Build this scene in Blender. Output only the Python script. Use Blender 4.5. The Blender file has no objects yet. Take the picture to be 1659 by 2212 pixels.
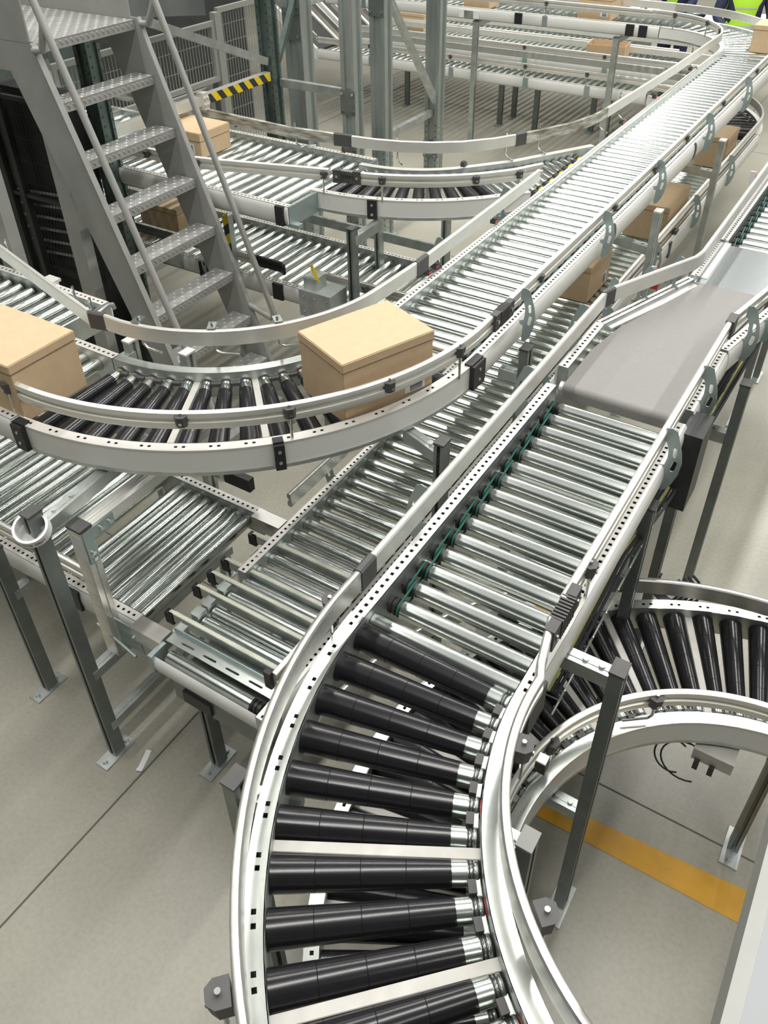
import bpy, bmesh, math, random
from mathutils import Vector, Matrix
random.seed(7)
SC = bpy.context.scene
COL = SC.collection
PI = math.pi
R = math.radians

# ------------------------------------------------------------------ camera
CAM_H = 2.9
F_PX, PITCH, ROLL, YAW = 1796.7, 0.6583, -0.0158, 0.5687
cd = bpy.data.cameras.new('camera'); cam = bpy.data.objects.new('camera', cd); COL.objects.link(cam)
cp, sp, cy_, sy_ = math.cos(PITCH), math.sin(PITCH), math.cos(YAW), math.sin(YAW)
fw = Vector((-sy_ * cp, cy_ * cp, -sp)); rt = Vector((cy_, sy_, 0)); up = rt.cross(fw)
cr, sr = math.cos(ROLL), math.sin(ROLL)
r2 = cr * rt + sr * up; u2 = -sr * rt + cr * up
cam.matrix_world = Matrix(((r2.x, u2.x, -fw.x, 0), (r2.y, u2.y, -fw.y, 0), (r2.z, u2.z, -fw.z, CAM_H), (0, 0, 0, 1)))
cd.sensor_fit = 'VERTICAL'; cd.sensor_height = 36.0
cd.lens = F_PX / 2212.0 * 36.0
cd.shift_y = -138.0 / 2212.0
cd.clip_end = 200
SC.camera = cam

# ------------------------------------------------------------------ world, lamps, exposure
SC.view_settings.view_transform = 'Standard'
SC.view_settings.look = 'None'
SC.view_settings.gamma = 1.0
SC.view_settings.use_curve_mapping = False
SC.view_settings.exposure = -0.15
wd = bpy.data.worlds.new('hall_air'); SC.world = wd; wd.use_nodes = True
bgn = wd.node_tree.nodes['Background']
bgn.inputs[0].default_value = (0.88, 0.92, 0.89, 1); bgn.inputs[1].default_value = 0.095
LAMP_Z = 7.0
def lamp(x, y, sx, sy, power):
    l = bpy.data.lights.new('hall_lamp', 'AREA'); l.shape = 'RECTANGLE'; l.size = sx; l.size_y = sy
    l.energy = power; l.color = (1.0, 0.985, 0.94)
    o = bpy.data.objects.new('hall_lamp', l); COL.objects.link(o); o.location = (x, y, LAMP_Z)
for x, pw in ((-7.4, 400), (-3.7, 790), (-0.4, 960), (3.4, 650)):
    lamp(x, 9.0, 0.30, 21.5, pw)

# ------------------------------------------------------------------ materials
def mat(name, col, rough=0.5, metal=0.0, noise=0.0, nscale=20.0, bump=0.0, stretch=(1, 1, 1), col2=None, coat=0.0, rnoise=0.0):
    m = bpy.data.materials.new(name); m.use_nodes = True
    nt = m.node_tree; b = nt.nodes['Principled BSDF']
    b.inputs['Base Color'].default_value = (*col, 1); b.inputs['Roughness'].default_value = rough
    b.inputs['Metallic'].default_value = metal
    if coat: b.inputs['Coat Weight'].default_value = coat
    if noise or bump or rnoise:
        tc = nt.nodes.new('ShaderNodeTexCoord'); mp = nt.nodes.new('ShaderNodeMapping')
        mp.inputs['Scale'].default_value = stretch
        nz = nt.nodes.new('ShaderNodeTexNoise'); nz.inputs['Scale'].default_value = nscale; nz.inputs['Detail'].default_value = 4
        nt.links.new(tc.outputs['Object'], mp.inputs[0]); nt.links.new(mp.outputs[0], nz.inputs['Vector'])
        if noise:
            c2 = col2 or tuple(max(0, c * (1 - noise)) for c in col)
            rp = nt.nodes.new('ShaderNodeValToRGB')
            rp.color_ramp.elements[0].position = 0.35; rp.color_ramp.elements[1].position = 0.68
            rp.color_ramp.elements[0].color = (*c2, 1); rp.color_ramp.elements[1].color = (*col, 1)
            nt.links.new(nz.outputs[0], rp.inputs[0]); nt.links.new(rp.outputs[0], b.inputs['Base Color'])
        if rnoise:
            mr = nt.nodes.new('ShaderNodeMapRange'); mr.inputs['To Min'].default_value = max(0.02, rough - rnoise); mr.inputs['To Max'].default_value = rough + rnoise
            nt.links.new(nz.outputs[0], mr.inputs[0]); nt.links.new(mr.outputs[0], b.inputs['Roughness'])
        if bump:
            bp = nt.nodes.new('ShaderNodeBump'); bp.inputs['Strength'].default_value = bump; bp.inputs['Distance'].default_value = 0.002
            nt.links.new(nz.outputs[0], bp.inputs['Height']); nt.links.new(bp.outputs[0], b.inputs['Normal'])
    return m
M = {}
M['steel'] = mat('zinc_plated_roller', (0.66, 0.69, 0.66), 0.22, 1.0, 0.1, 5, 0.0, (1, .3, .3), (0.57, 0.61, 0.58))
M['rackgalv'] = mat('weathered_rack_zinc', (0.50, 0.55, 0.53), 0.42, 0.7, 0.35, 6, 0.05, (1, 1, .3))
M['alu_worn'] = mat('scuffed_aluminium', (0.70, 0.69, 0.63), 0.4, 0.4, 0.6, 9, 0, (1, 1, 5), (0.20, 0.19, 0.14))
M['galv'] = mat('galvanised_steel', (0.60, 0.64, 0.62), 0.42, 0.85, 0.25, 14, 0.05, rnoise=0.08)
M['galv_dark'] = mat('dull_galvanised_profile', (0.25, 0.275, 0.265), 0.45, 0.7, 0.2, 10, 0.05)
M['strip'] = mat('cream_perforated_flange', (0.74, 0.72, 0.68), 0.4, 0.35, 0.06, 12)
M['lipsteel'] = mat('bright_zinc_flange', (0.80, 0.84, 0.80), 0.25, 0.9, 0.2, 9)
M['tie'] = mat('worn_off_white_strip', (0.52, 0.505, 0.47), 0.5, 0.1, 0.12, 25)
M['cover'] = mat('white_plastic_cover', (0.76, 0.76, 0.73), 0.42, 0.0, 0.04, 5)
M['alu'] = mat('anodised_aluminium', (0.80, 0.79, 0.74), 0.36, 0.55, 0.07, 10)
M['alu_b'] = mat('brushed_aluminium', (0.74, 0.73, 0.69), 0.30, 0.85, 0.12, 18, 0, (0.2, 4, 4))
M['black'] = mat('black_plastic', (0.018, 0.018, 0.019), 0.45)
M['sleeve'] = mat('black_roller_sleeve', (0.012, 0.012, 0.014), 0.21)
M['clamp'] = mat('dark_grey_clamp_plastic', (0.075, 0.073, 0.072), 0.5, 0, 0.15, 30, 0.15)
M['blade'] = mat('blue_grey_bracket_plate', (0.40, 0.48, 0.48), 0.38, 0.6, 0.12, 8)
M['green'] = mat('green_drive_cord', (0.010, 0.115, 0.085), 0.45)
M['red'] = mat('red_plastic', (0.62, 0.035, 0.03), 0.4)
M['card_top'] = mat('cardboard', (0.60, 0.44, 0.275), 0.75, 0, 0.07, 30, 0.03)
M['card_in'] = mat('cardboard_inside', (0.66, 0.43, 0.20), 0.8)
M['label'] = mat('white_sticker', (0.80, 0.80, 0.79), 0.5)
M['ink'] = mat('black_ink', (0.03, 0.03, 0.035), 0.5)
M['stair'] = mat('grey_painted_steel', (0.36, 0.365, 0.345), 0.5, 0.1, 0.1, 9, 0.05)
M['tread'] = mat('grey_chequer_plate', (0.43, 0.43, 0.415), 0.38, 0.35, 0.12, 12)
M['belt'] = mat('grey_belt_fabric', (0.245, 0.238, 0.228), 0.62, 0, 0.05, 60, 0.1)
M['belt_edge'] = mat('dark_belt_edge', (0.13, 0.13, 0.12), 0.6)
M['beltplate'] = mat('satin_grey_steel_plate', (0.36, 0.385, 0.39), 0.28, 0.8, 0.05, 20)
M['white'] = mat('white_paint', (0.78, 0.79, 0.79), 0.4)
M['panel'] = mat('light_grey_coated_sheet', (0.36, 0.375, 0.385), 0.65)
M['panel'].node_tree.nodes['Principled BSDF'].inputs['Specular IOR Level'].default_value = 0.2
M['yellow'] = mat('safety_yellow', (0.80, 0.60, 0.01), 0.5, 0, 0.1, 20)
M['amber'] = mat('amber_floor_tape', (0.66, 0.34, 0.022), 0.42, 0, 0.25, 7, 0, (1, 1, 1), (0.50, 0.26, 0.02))
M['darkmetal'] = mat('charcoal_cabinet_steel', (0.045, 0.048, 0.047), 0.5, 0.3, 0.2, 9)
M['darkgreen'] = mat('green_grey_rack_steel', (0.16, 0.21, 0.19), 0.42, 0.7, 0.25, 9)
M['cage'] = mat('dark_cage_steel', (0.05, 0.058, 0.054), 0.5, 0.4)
M['mesh'] = mat('grey_wire_mesh', (0.42, 0.43, 0.40), 0.45, 0.5)
M['skin'] = mat('skin', (0.62, 0.36, 0.26), 0.55)
M['vest'] = mat('lime_safety_vest', (0.50, 0.90, 0.05), 0.6)
M['navy'] = mat('navy_cloth', (0.025, 0.03, 0.075), 0.8)
M['reflect'] = mat('grey_reflective_band', (0.62, 0.63, 0.62), 0.35, 0.3)
M['hair'] = mat('dark_hair', (0.03, 0.02, 0.015), 0.7)
M['cable'] = mat('dark_cable', (0.03, 0.03, 0.035), 0.45)
M['cable_y'] = mat('yellow_green_cable', (0.42, 0.42, 0.16), 0.5)
M['blue'] = mat('blue_plastic', (0.03, 0.12, 0.40), 0.4)
M['belt_white'] = mat('ribbed_transfer_belt', (0.62, 0.62, 0.50), 0.5)

def floor_mat():
    m = bpy.data.materials.new('sealed_concrete'); m.use_nodes = True
    nt = m.node_tree; b = nt.nodes['Principled BSDF']; L = nt.links.new
    tc = nt.nodes.new('ShaderNodeTexCoord')
    n1 = nt.nodes.new('ShaderNodeTexNoise'); n1.inputs['Scale'].default_value = 1.3; n1.inputs['Detail'].default_value = 6
    n2 = nt.nodes.new('ShaderNodeTexNoise'); n2.inputs['Scale'].default_value = 60; n2.inputs['Detail'].default_value = 3
    L(tc.outputs['Object'], n1.inputs['Vector']); L(tc.outputs['Object'], n2.inputs['Vector'])
    r1 = nt.nodes.new('ShaderNodeValToRGB'); r1.color_ramp.elements[0].position = .3; r1.color_ramp.elements[1].position = .72
    r1.color_ramp.elements[0].color = (0.30, 0.288, 0.235, 1); r1.color_ramp.elements[1].color = (0.415, 0.40, 0.335, 1)
    L(n1.outputs[0], r1.inputs[0])
    mx = nt.nodes.new('ShaderNodeMix'); mx.data_type = 'RGBA'; mx.blend_type = 'MULTIPLY'; mx.inputs[0].default_value = 0.35
    r2_ = nt.nodes.new('ShaderNodeValToRGB'); r2_.color_ramp.elements[0].position = .3; r2_.color_ramp.elements[1].position = .6
    r2_.color_ramp.elements[0].color = (.72, .72, .72, 1); r2_.color_ramp.elements[1].color = (1, 1, 1, 1)
    L(n2.outputs[0], r2_.inputs[0]); L(r1.outputs[0], mx.inputs[6]); L(r2_.outputs[0], mx.inputs[7]); L(mx.outputs[2], b.inputs['Base Color'])
    b.inputs['Roughness'].default_value = 0.34
    b.inputs['Specular IOR Level'].default_value = 0.45
    return m
M['floor'] = floor_mat()
M['joint'] = mat('dark_floor_joint', (0.10, 0.10, 0.085), 0.7)

# ------------------------------------------------------------------ mesh builder
def set_props(o, label=None, cat=None, group=None, kind=None):
    if label: o['label'] = label
    if cat: o['category'] = cat
    if group: o['group'] = group
    if kind: o['kind'] = kind
    return o
class MB:
    def __init__(s): s.v = []; s.f = []; s.m = []; s.sm = []
    def add(s, vs, fs, m=0, smooth=False):
        n = len(s.v); s.v += [tuple(v) for v in vs]
        for f in fs: s.f.append([i + n for i in f]); s.m.append(m); s.sm.append(smooth)
        return s
    def box(s, c, d, m=0, rz=0.0, mat4=None):
        x, y, z = d[0] / 2, d[1] / 2, d[2] / 2
        vs = [(-x, -y, -z), (x, -y, -z), (x, y, -z), (-x, y, -z), (-x, -y, z), (x, -y, z), (x, y, z), (-x, y, z)]
        T = Matrix.Translation(c) @ (mat4 if mat4 is not None else Matrix.Rotation(rz, 4, 'Z'))
        return s.add([T @ Vector(v) for v in vs], [(0, 3, 2, 1), (4, 5, 6, 7), (0, 1, 5, 4), (1, 2, 6, 5), (2, 3, 7, 6), (3, 0, 4, 7)], m)
    def bbox(s, x0, x1, y0, y1, z0, z1, m=0):
        return s.box(((x0 + x1) / 2, (y0 + y1) / 2, (z0 + z1) / 2), (abs(x1 - x0), abs(y1 - y0), abs(z1 - z0)), m)
    def lathe(s, prof, p0=(0, 0, 0), axis=(1, 0, 0), seg=20, mats=None, m=0):
        """prof = [(dist along axis, radius)...]; one material index per band"""
        a = Vector(axis).normalized(); h = Vector((0, 0, 1)) if abs(a.z) < .9 else Vector((1, 0, 0))
        e1 = a.cross(h).normalized(); e2 = a.cross(e1)
        p0 = Vector(p0); base = len(s.v)
        for d, r in prof:
            for k in range(seg):
                t = 2 * PI * k / seg
                s.v.append(tuple(p0 + a * d + (e1 * math.cos(t) + e2 * math.sin(t)) * r))
        for i in range(len(prof) - 1):
            mi = mats[i] if mats else m
            flat = abs(prof[i][0] - prof[i + 1][0]) < 1e-6
            for k in range(seg):
                k2 = (k + 1) % seg
                s.f.append([base + i * seg + k, base + i * seg + k2, base + (i + 1) * seg + k2, base + (i + 1) * seg + k]); s.m.append(mi); s.sm.append(not flat)
        s.f.append([base + k for k in range(seg)][::-1]); s.m.append(mats[0] if mats else m); s.sm.append(False)
        s.f.append([base + (len(prof) - 1) * seg + k for k in range(seg)]); s.m.append(mats[-1] if mats else m); s.sm.append(False)
        return s
    def cyl(s, p0, p1, r, seg=12, m=0, r1=None):
        p0 = Vector(p0); p1 = Vector(p1); d = p1 - p0
        return s.lathe([(0, r), (d.length, r if r1 is None else r1)], p0, d, seg, m=m)
    def tube(s, pts, r, seg=8, m=0, closed=False):
        pts = [Vector(p) for p in pts]; n = len(pts); base = len(s.v); prev = None
        for i, p in enumerate(pts):
            a = pts[(i - 1) % n] if (i or closed) else p; b = pts[(i + 1) % n] if (i < n - 1 or closed) else p
            t = (b - a).normalized()
            if prev is None:
                h = Vector((0, 0, 1)) if abs(t.z) < .9 else Vector((1, 0, 0)); e1 = t.cross(h).normalized()
            else:
                e1 = (prev - t * prev.dot(t)).normalized()
            prev = e1; e2 = t.cross(e1)
            for k in range(seg):
                q = 2 * PI * k / seg; s.v.append(tuple(p + (e1 * math.cos(q) + e2 * math.sin(q)) * r))
        cnt = n if closed else n - 1
        for i in range(cnt):
            j = (i + 1) % n
            for k in range(seg):
                k2 = (k + 1) % seg
                s.f.append([base + i * seg + k, base + j * seg + k, base + j * seg + k2, base + i * seg + k2][::-1]); s.m.append(m); s.sm.append(True)
        if not closed:
            s.f.append([base + k for k in range(seg)]); s.m.append(m); s.sm.append(False)
            s.f.append([base + (n - 1) * seg + k for k in range(seg)][::-1]); s.m.append(m); s.sm.append(False)
        return s
    def sweep(s, path, z, prof, m=0, smooth=True, mats=None):
        """path: 2D points; prof: closed loop of (left offset, dz)"""
        n = len(path); base = len(s.v); P = len(prof)
        for i, p in enumerate(path):
            a = Vector(path[max(i - 1, 0)]); b = Vector(path[min(i + 1, n - 1)]); p = Vector(p)
            t = (b - a).normalized(); nn = Vector((-t.y, t.x))
            k = 1.0
            if 0 < i < n - 1:
                t1 = (p - a).normalized(); c = max(0.35, nn.dot(Vector((-t1.y, t1.x)))); k = 1 / c
            zz = z[i] if isinstance(z, (list, tuple)) else z
            for u, w in prof: s.v.append((p.x + nn.x * u * k, p.y + nn.y * u * k, zz + w))
        for i in range(n - 1):
            for k in range(P):
                k2 = (k + 1) % P
                s.f.append([base + i * P + k, base + i * P + k2, base + (i + 1) * P + k2, base + (i + 1) * P + k][::-1])
                s.m.append(mats[k] if mats else m); s.sm.append(smooth)
        s.f.append([base + k for k in range(P)][::-1]); s.m.append(mats[0] if mats else m); s.sm.append(False)
        s.f.append([base + (n - 1) * P + k for k in range(P)]); s.m.append(mats[0] if mats else m); s.sm.append(False)
        return s
    def mesh(s, name, mats):
        me = bpy.data.meshes.new(name); me.from_pydata(s.v, [], s.f)
        for mm in mats: me.materials.append(M[mm] if isinstance(mm, str) else mm)
        me.polygons.foreach_set('material_index', s.m); me.polygons.foreach_set('use_smooth', s.sm)
        bm = bmesh.new(); bm.from_mesh(me); bmesh.ops.recalc_face_normals(bm, faces=bm.faces)
        bm.to_mesh(me); bm.free()
        if any(s.sm): me.set_sharp_from_angle(angle=R(38))
        me.update(); return me
    def build(s, name, mats, parent=None, label=None):
        return link(name, s.mesh(name, [mats] if isinstance(mats, str) else mats), parent, label)
def link(name, me, parent=None, label=None, loc=None, rot=None):
    o = bpy.data.objects.new(name, me); COL.objects.link(o)
    if parent is not None: o.parent = parent
    if loc is not None: o.location = loc
    if rot is not None: o.rotation_euler = rot
    if label: o['label'] = label
    return o
def thing(name, label, cat, loc=(0, 0, 0), rz=0, group=None):
    o = bpy.data.objects.new(name, None); COL.objects.link(o); o.location = loc; o.rotation_euler = (0, 0, rz); o.empty_display_size = .05
    return set_props(o, label, cat, group)
def dup(root, loc, rz, label=None, group=None):
    r_ = root.copy(); COL.objects.link(r_); r_.location = loc; r_.rotation_euler = (0, 0, rz)
    if label: r_['label'] = label
    if group: r_['group'] = group
    for ch in list(root.children):
        c = ch.copy(); COL.objects.link(c); c.parent = r_
        for g in list(ch.children):
            d = g.copy(); COL.objects.link(d); d.parent = c
    return r_
def plate_mesh(name, outer, holes, thick, mt):
    """flat plate with holes from 2D outlines, in its own XY plane"""
    cu = bpy.data.curves.new(name, 'CURVE'); cu.dimensions = '2D'; cu.fill_mode = 'BOTH'; cu.extrude = thick / 2
    for loop in [outer] + holes:
        sp_ = cu.splines.new('POLY'); sp_.points.add(len(loop) - 1)
        for i, (x, y) in enumerate(loop): sp_.points[i].co = (x, y, 0, 1)
        sp_.use_cyclic_u = True
    o = bpy.data.objects.new(name, cu)
    me = bpy.data.meshes.new_from_object(o); bpy.data.objects.remove(o); bpy.data.curves.remove(cu)
    me.name = name; me.materials.clear(); me.materials.append(M[mt]); return me
def slot(cx, cy, w, h, n=6, rot=0):
    pts = []
    for k in range(n + 1):
        a = PI * k / n; pts.append((w / 2 * math.cos(a), (h - w) / 2 + w / 2 * math.sin(a)))
    for k in range(n + 1):
        a = PI + PI * k / n; pts.append((w / 2 * math.cos(a), -(h - w) / 2 + w / 2 * math.sin(a)))
    c, s_ = math.cos(rot), math.sin(rot)
    return [(cx + x * c - y * s_, cy + x * s_ + y * c) for x, y in pts]

# ------------------------------------------------------------------ paths
def seg(a, b, n=1): return [(a[0] + (b[0] - a[0]) * i / n, a[1] + (b[1] - a[1]) * i / n) for i in range(n + 1)]
def arc(c, r, a0, a1, n=None):
    n = n or max(4, int(abs(a1 - a0) / 2.5))
    return [(c[0] + r * math.cos(R(a0 + (a1 - a0) * i / n)), c[1] + r * math.sin(R(a0 + (a1 - a0) * i / n))) for i in range(n + 1)]
def plen(path):
    L = [0.0]
    for a, b in zip(path, path[1:]): L.append(L[-1] + math.hypot(b[0] - a[0], b[1] - a[1]))
    return L
def path_at(path, L, s_):
    s_ = min(max(s_, 0), L[-1]); i = 0
    while i < len(L) - 2 and L[i + 1] < s_: i += 1
    t = (s_ - L[i]) / max(1e-9, L[i + 1] - L[i]); a = Vector(path[i]); b = Vector(path[i + 1])
    d = (b - a).normalized(); p = a + (b - a) * t
    return p, d, Vector((-d.y, d.x))

ZU = 1.3065        # top of the upper conveyor frames
ZL = 0.7113        # top of the lower conveyor frames
HW = 0.018         # half width of the frame flange
def flange(mb, path, z, holes, hs, ht, toff=0.0, m=0, th=0.0022, curved=False, w=HW):
    """perforated top flange with real square holes; holes = list of arc lengths"""
    L = plen(path); T = [-w, toff - ht, toff + ht, w]
    stops = []
    cur = 0.0
    for h in holes:
        if h - hs > cur + 1e-4 and h + hs < L[-1] - 1e-4:
            stops.append((cur, h - hs, False)); stops.append((h - hs, h + hs, True)); cur = h + hs
    stops.append((cur, L[-1], False))
    def pt(s_, t, zz):
        p, d, n = path_at(path, L, s_); q = p + n * t; return (q.x, q.y, zz)
    for a, b, hole in stops:
        k = 1 if not curved or hole else max(1, int((b - a) / 0.035))
        for j in range(k):
            s0 = a + (b - a) * j / k; s1 = a + (b - a) * (j + 1) / k
            for ti in range(3):
                if hole and ti == 1:
                    t0, t1 = T[1], T[2]
                    q = [pt(s0, t0, z), pt(s1, t0, z), pt(s1, t1, z), pt(s0, t1, z)]; r_ = [(x, y, z - th) for x, y, _ in q]
                    mb.add(q + r_, [(0, 1, 5, 4), (1, 2, 6, 5), (2, 3, 7, 6), (3, 0, 4, 7)], m); continue
                mb.add([pt(s0, T[ti], z), pt(s1, T[ti], z), pt(s1, T[ti + 1], z), pt(s0, T[ti + 1], z)], [(0, 1, 2, 3)], m)
def side_frame(parent, path, z, out, style='straight', holes=None, cover=True, pitch=0.025, strip='strip', covername='side_cover', h=0.102, ends=True):
    """out=+1: outer face on the left of the path"""
    L = plen(path)[-1]
    mb = MB()
    if holes == 'auto': hl = [0.012 + pitch * k for k in range(int((L - 0.02) / pitch) + 1)]
    elif holes: hl = holes
    else: hl = []
    curved = len(path) > 2
    flange(mb, path, z, hl, 0.0052, 0.0048, 0.002 * out, 0, curved=curved)
    web = [(-HW * out, 0), (-(HW - .002) * out, 0), (-(HW - .002) * out, -h + .002), (HW * out, -h + .002), (HW * out, -h), (-HW * out, -h)]
    mb.sweep(path, z, web, m=1, smooth=curved)
    if style == 'curve':
        lip = [(HW * out, 0.0), ((HW + .0045) * out, 0.0), ((HW + .0045) * out, -.006), (HW * out, -.006)]
        mb.sweep(path, z, lip, m=0, smooth=True)
        lip = [(HW * out, -h), ((HW + .006) * out, -h), ((HW + .006) * out, -h + .014), (HW * out, -h + .014)]
        mb.sweep(path, z, lip, m=1, smooth=True)
    else:
        mb.sweep(path, z, [(HW * out, 0), ((HW + .0015) * out, 0), ((HW + .0015) * out, -h), (HW * out, -h)], m=0 if not cover else 1, smooth=False)
    if ends:
        for q, dsgn in ((0.0, 1), (L, -1)):
            p, d, n = path_at(path, plen(path), q); c = p + d * (0.001 * dsgn)
            mb.box((c.x, c.y, z - h / 2), (0.0015, 2 * HW, h - .004), 1, math.atan2(d.y, d.x))
    fr = mb.build('side_frame', [strip, 'galv'], parent)
    if cover:
        cb = MB()
        if style == 'curve':
            pr = [((HW + .0005) * out, -.006), ((HW + .003) * out, -.0065), ((HW + .003) * out, -.088), ((HW + .0005) * out, -.088)]
        else:
            pr = [((HW + .0018) * out, -.003), ((HW + .0060) * out, -.008), ((HW + .0105) * out, -.026), ((HW + .0120) * out, -.046), ((HW + .0110) * out, -.066), ((HW + .0070) * out, -.086), ((HW + .0018) * out, -.096)]
        cb.sweep(path, z, pr, m=0, smooth=True)
        cb.build(covername, 'cover', fr)
    return fr
# guide rail profile: smooth inner face at 0, T-slot side outwards
def rail_prof(out, H=.064):
    q = [(0, -.004), (.004, 0), (.013, 0), (.019, -.004), (.020, -.012), (.019, -.022), (.012, -.025), (.012, -.036), (.019, -.039), (.020, -.052), (.018, -H + .002), (.006, -H), (0, -H + .004)]
    return [(a * out, b) for a, b in q]
def guide_rail(parent, path, z, out, mt='alu', name='guide_rail'):
    mb = MB(); mb.sweep(path, z, rail_prof(out), smooth=True); return mb.build(name, mt, parent)
def rail_clamp_mesh():
    mb = MB()
    o = [(-.020, -.012), (.020, -.012), (.020, .010), (.010, .022), (-.010, .022), (-.020, .010)]
    vs = [(x, y, .004) for x, y in o] + [(x * .9, y if y < 0 else y * .8, -.034) for x, y in o]
    n = len(o)
    mb.add(vs, [tuple(range(n)), tuple(range(2 * n - 1, n - 1, -1))] + [(i, i + n, (i + 1) % n + n, (i + 1) % n) for i in range(n)])
    mb.cyl((0, .004, .004), (0, .004, .012), .0045, 10, 1)
    mb.cyl((.0, .018, -.018), (.0, .024, -.018), .0055, 10, 1)
    return mb.mesh('rail_clamp', ['clamp', 'steel'])
CLAMP = rail_clamp_mesh()
def clamp(parent, x, y, z, ang, sc=1.0, rod=None, foot=None):
    """ang: direction pointing outwards"""
    c = link('rail_clamp', CLAMP, parent, loc=(x, y, z), rot=(0, 0, ang - PI / 2)); c.scale = (sc, sc, sc)
    if rod is not None:
        mb = MB(); ox, oy = math.cos(ang), math.sin(ang)
        top = Vector((x + ox * .006, y + oy * .006, z - .02)); pts = [top, Vector((top.x, top.y, rod))]
        if foot:
            tx, ty = -oy, ox
            pts = [top, Vector((top.x, top.y, rod + .012)), Vector((top.x + tx * .012 * foot, top.y + ty * .012 * foot, rod)), Vector((top.x + tx * .09 * foot, top.y + ty * .09 * foot, rod))]
        mb.tube(pts, .0048, 8); mb.build('bracket_rod', 'steel', parent)
def bellows(parent, x, y, z, ang, W=.075, n=7):
    """finned flexible joint between two guide rails; ang = outwards"""
    mb = MB()
    for k in range(n):
        u = -W / 2 + W * (k + .5) / n
        mb.box((u, .013, -.030), (W / n * .52, .034, .062), 0)
    mb.box((0, .008, -.03), (W, .014, .05), 1)
    for s_ in (-1, 1):
        mb.box((s_ * (W / 2 + .020), .014, -.031), (.040, .026, .066), 0)
        mb.cyl((s_ * (W / 2 + .020), .027, -.031), (s_ * (W / 2 + .020), .031, -.031), .008, 10, 2)
    o = mb.build('flexible_joint', ['clamp', 'black', 'steel'], parent); o.location = (x, y, z); o.rotation_euler = (0, 0, ang - PI / 2)
def sleeve_joint(parent, path, z, out):
    mb = MB(); q = [(-.003, -.002), (.003, .003), (.016, .003), (.024, -.006), (.024, -.06), (.016, -.068), (.003, -.068), (-.003, -.064)]
    mb.sweep(path, z, [(a * out, b) for a, b in q]); mb.build('joint_sleeve', 'clamp', parent)
def blade_mesh():
    o = [(.000, .004), (.018, .010), (.034, .002), (.046, -.030), (.058, -.065), (.066, -.105), (.062, -.150), (.050, -.190), (.036, -.214), (.022, -.222), (.016, -.212), (.018, -.150), (.004, -.145), (.000, -.132), (.018, -.126), (.022, -.10), (.020, -.07), (.012, -.045), (.000, -.038)]
    holes = [slot(.040, -.072, .012, .034, rot=.1), slot(.044, -.122, .014, .040, rot=-.15)]
    return plate_mesh('bracket_plate', o, [h[::-1] for h in holes], .003, 'blade')
BLADE = blade_mesh()
def blade(parent, x, y, z, side=1, sc=1.0, rz=0.0):
    o = link('bracket_plate', BLADE, parent, loc=(x, y, z), rot=(PI / 2, 0, rz)); o.scale = (side * sc, sc, sc)

# ------------------------------------------------------------------ rollers
def roller_mesh(name, L, hub=None, r=.025, seg=22, dirty=False):
    """straight roller along X centred at 0; hub=+1/-1 leaves room for the grooved drive end"""
    a, b = -L / 2, L / 2
    mb = MB()
    if hub == 1: b -= .045
    if hub == -1: a += .045
    mb.lathe([(a - .004, .008), (a - .004, r - .006), (a, r - .003), (a, r), (a + .003, r), (b - .003, r), (b, r), (b, r - .003), (b + .004, r - .006), (b + .004, .008)], (0, 0, 0), (1, 0, 0), seg, mats=[1, 1, 0, 0, 0, 0, 0, 1, 1])
    mb.cyl((-L / 2 - .012, 0, 0), (L / 2 + .012, 0, 0), .006, 8, 1)
    return mb.mesh(name, ['steel', 'black'])
def hub_mesh(side):
    mb = MB(); s_ = side
    pr = [(0, .022), (.008, .0235), (.010, .0195), (.014, .0195), (.016, .0235), (.022, .0235), (.024, .0195), (.028, .0195), (.030, .0235), (.038, .0225), (.041, .010)]
    mb.lathe([(d, r) for d, r in pr], (0, 0, 0), (s_, 0, 0), 18)
    return mb.mesh('grooved_hub', ['black'])
HUB = {1: hub_mesh(1), -1: hub_mesh(-1)}
def belt_loop_mesh(p):
    mb = MB(); r = .0222; pts = []
    for k in range(9): a = PI / 2 - PI * k / 8; pts.append((0, p / 2 + r * math.cos(a), r * math.sin(a)))
    for k in range(9): a = -PI / 2 - PI * k / 8; pts.append((.004, -p / 2 + r * math.cos(a), r * math.sin(a)))
    mb.tube(pts, .0032, 6, closed=True); return mb.mesh('drive_cord', ['green'])
CORD = belt_loop_mesh(.075)
RED_CAP = MB().lathe([(0, .023), (.006, .023), (.010, .016), (.018, .010)], (0, 0, 0), (1, 0, 0), 14).mesh('red_cap', ['red'])
def lay_rollers(parent, xc, L, y0, n, z, pitch=.075, hub=None, along='y', cords=False, me=None, redend=0, every=4, skip=()):
    """rollers with axes along X (transport along y) or along Y (transport along x)"""
    me = me or roller_mesh('roller', L, hub)
    for i in range(n):
        if i in skip: continue
        q = y0 + pitch * i
        if along == 'y': loc, rot = (xc, q, z), (random.uniform(0, 6.28), 0, 0)
        else: loc, rot = (q, xc, z), (random.uniform(0, 6.28), 0, PI / 2)
        o = link('roller', me, parent, loc=loc, rot=rot)
        if hub:
            link('grooved_hub', HUB[hub], o, loc=(hub * (L / 2 - .045), 0, 0))
        if cords and i < n - 1:
            off = hub * (L / 2 - .045 + (.012 if i % 2 else .026))
            if along == 'y': link('drive_cord', CORD, parent, loc=(xc + off - .002, q + pitch / 2, z))
        if redend and i % every == 0:
            e = link('red_cap', RED_CAP, o, loc=(redend * (L / 2 + .002), 0, 0)); e.rotation_euler = (0, 0, 0 if redend > 0 else PI)

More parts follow.
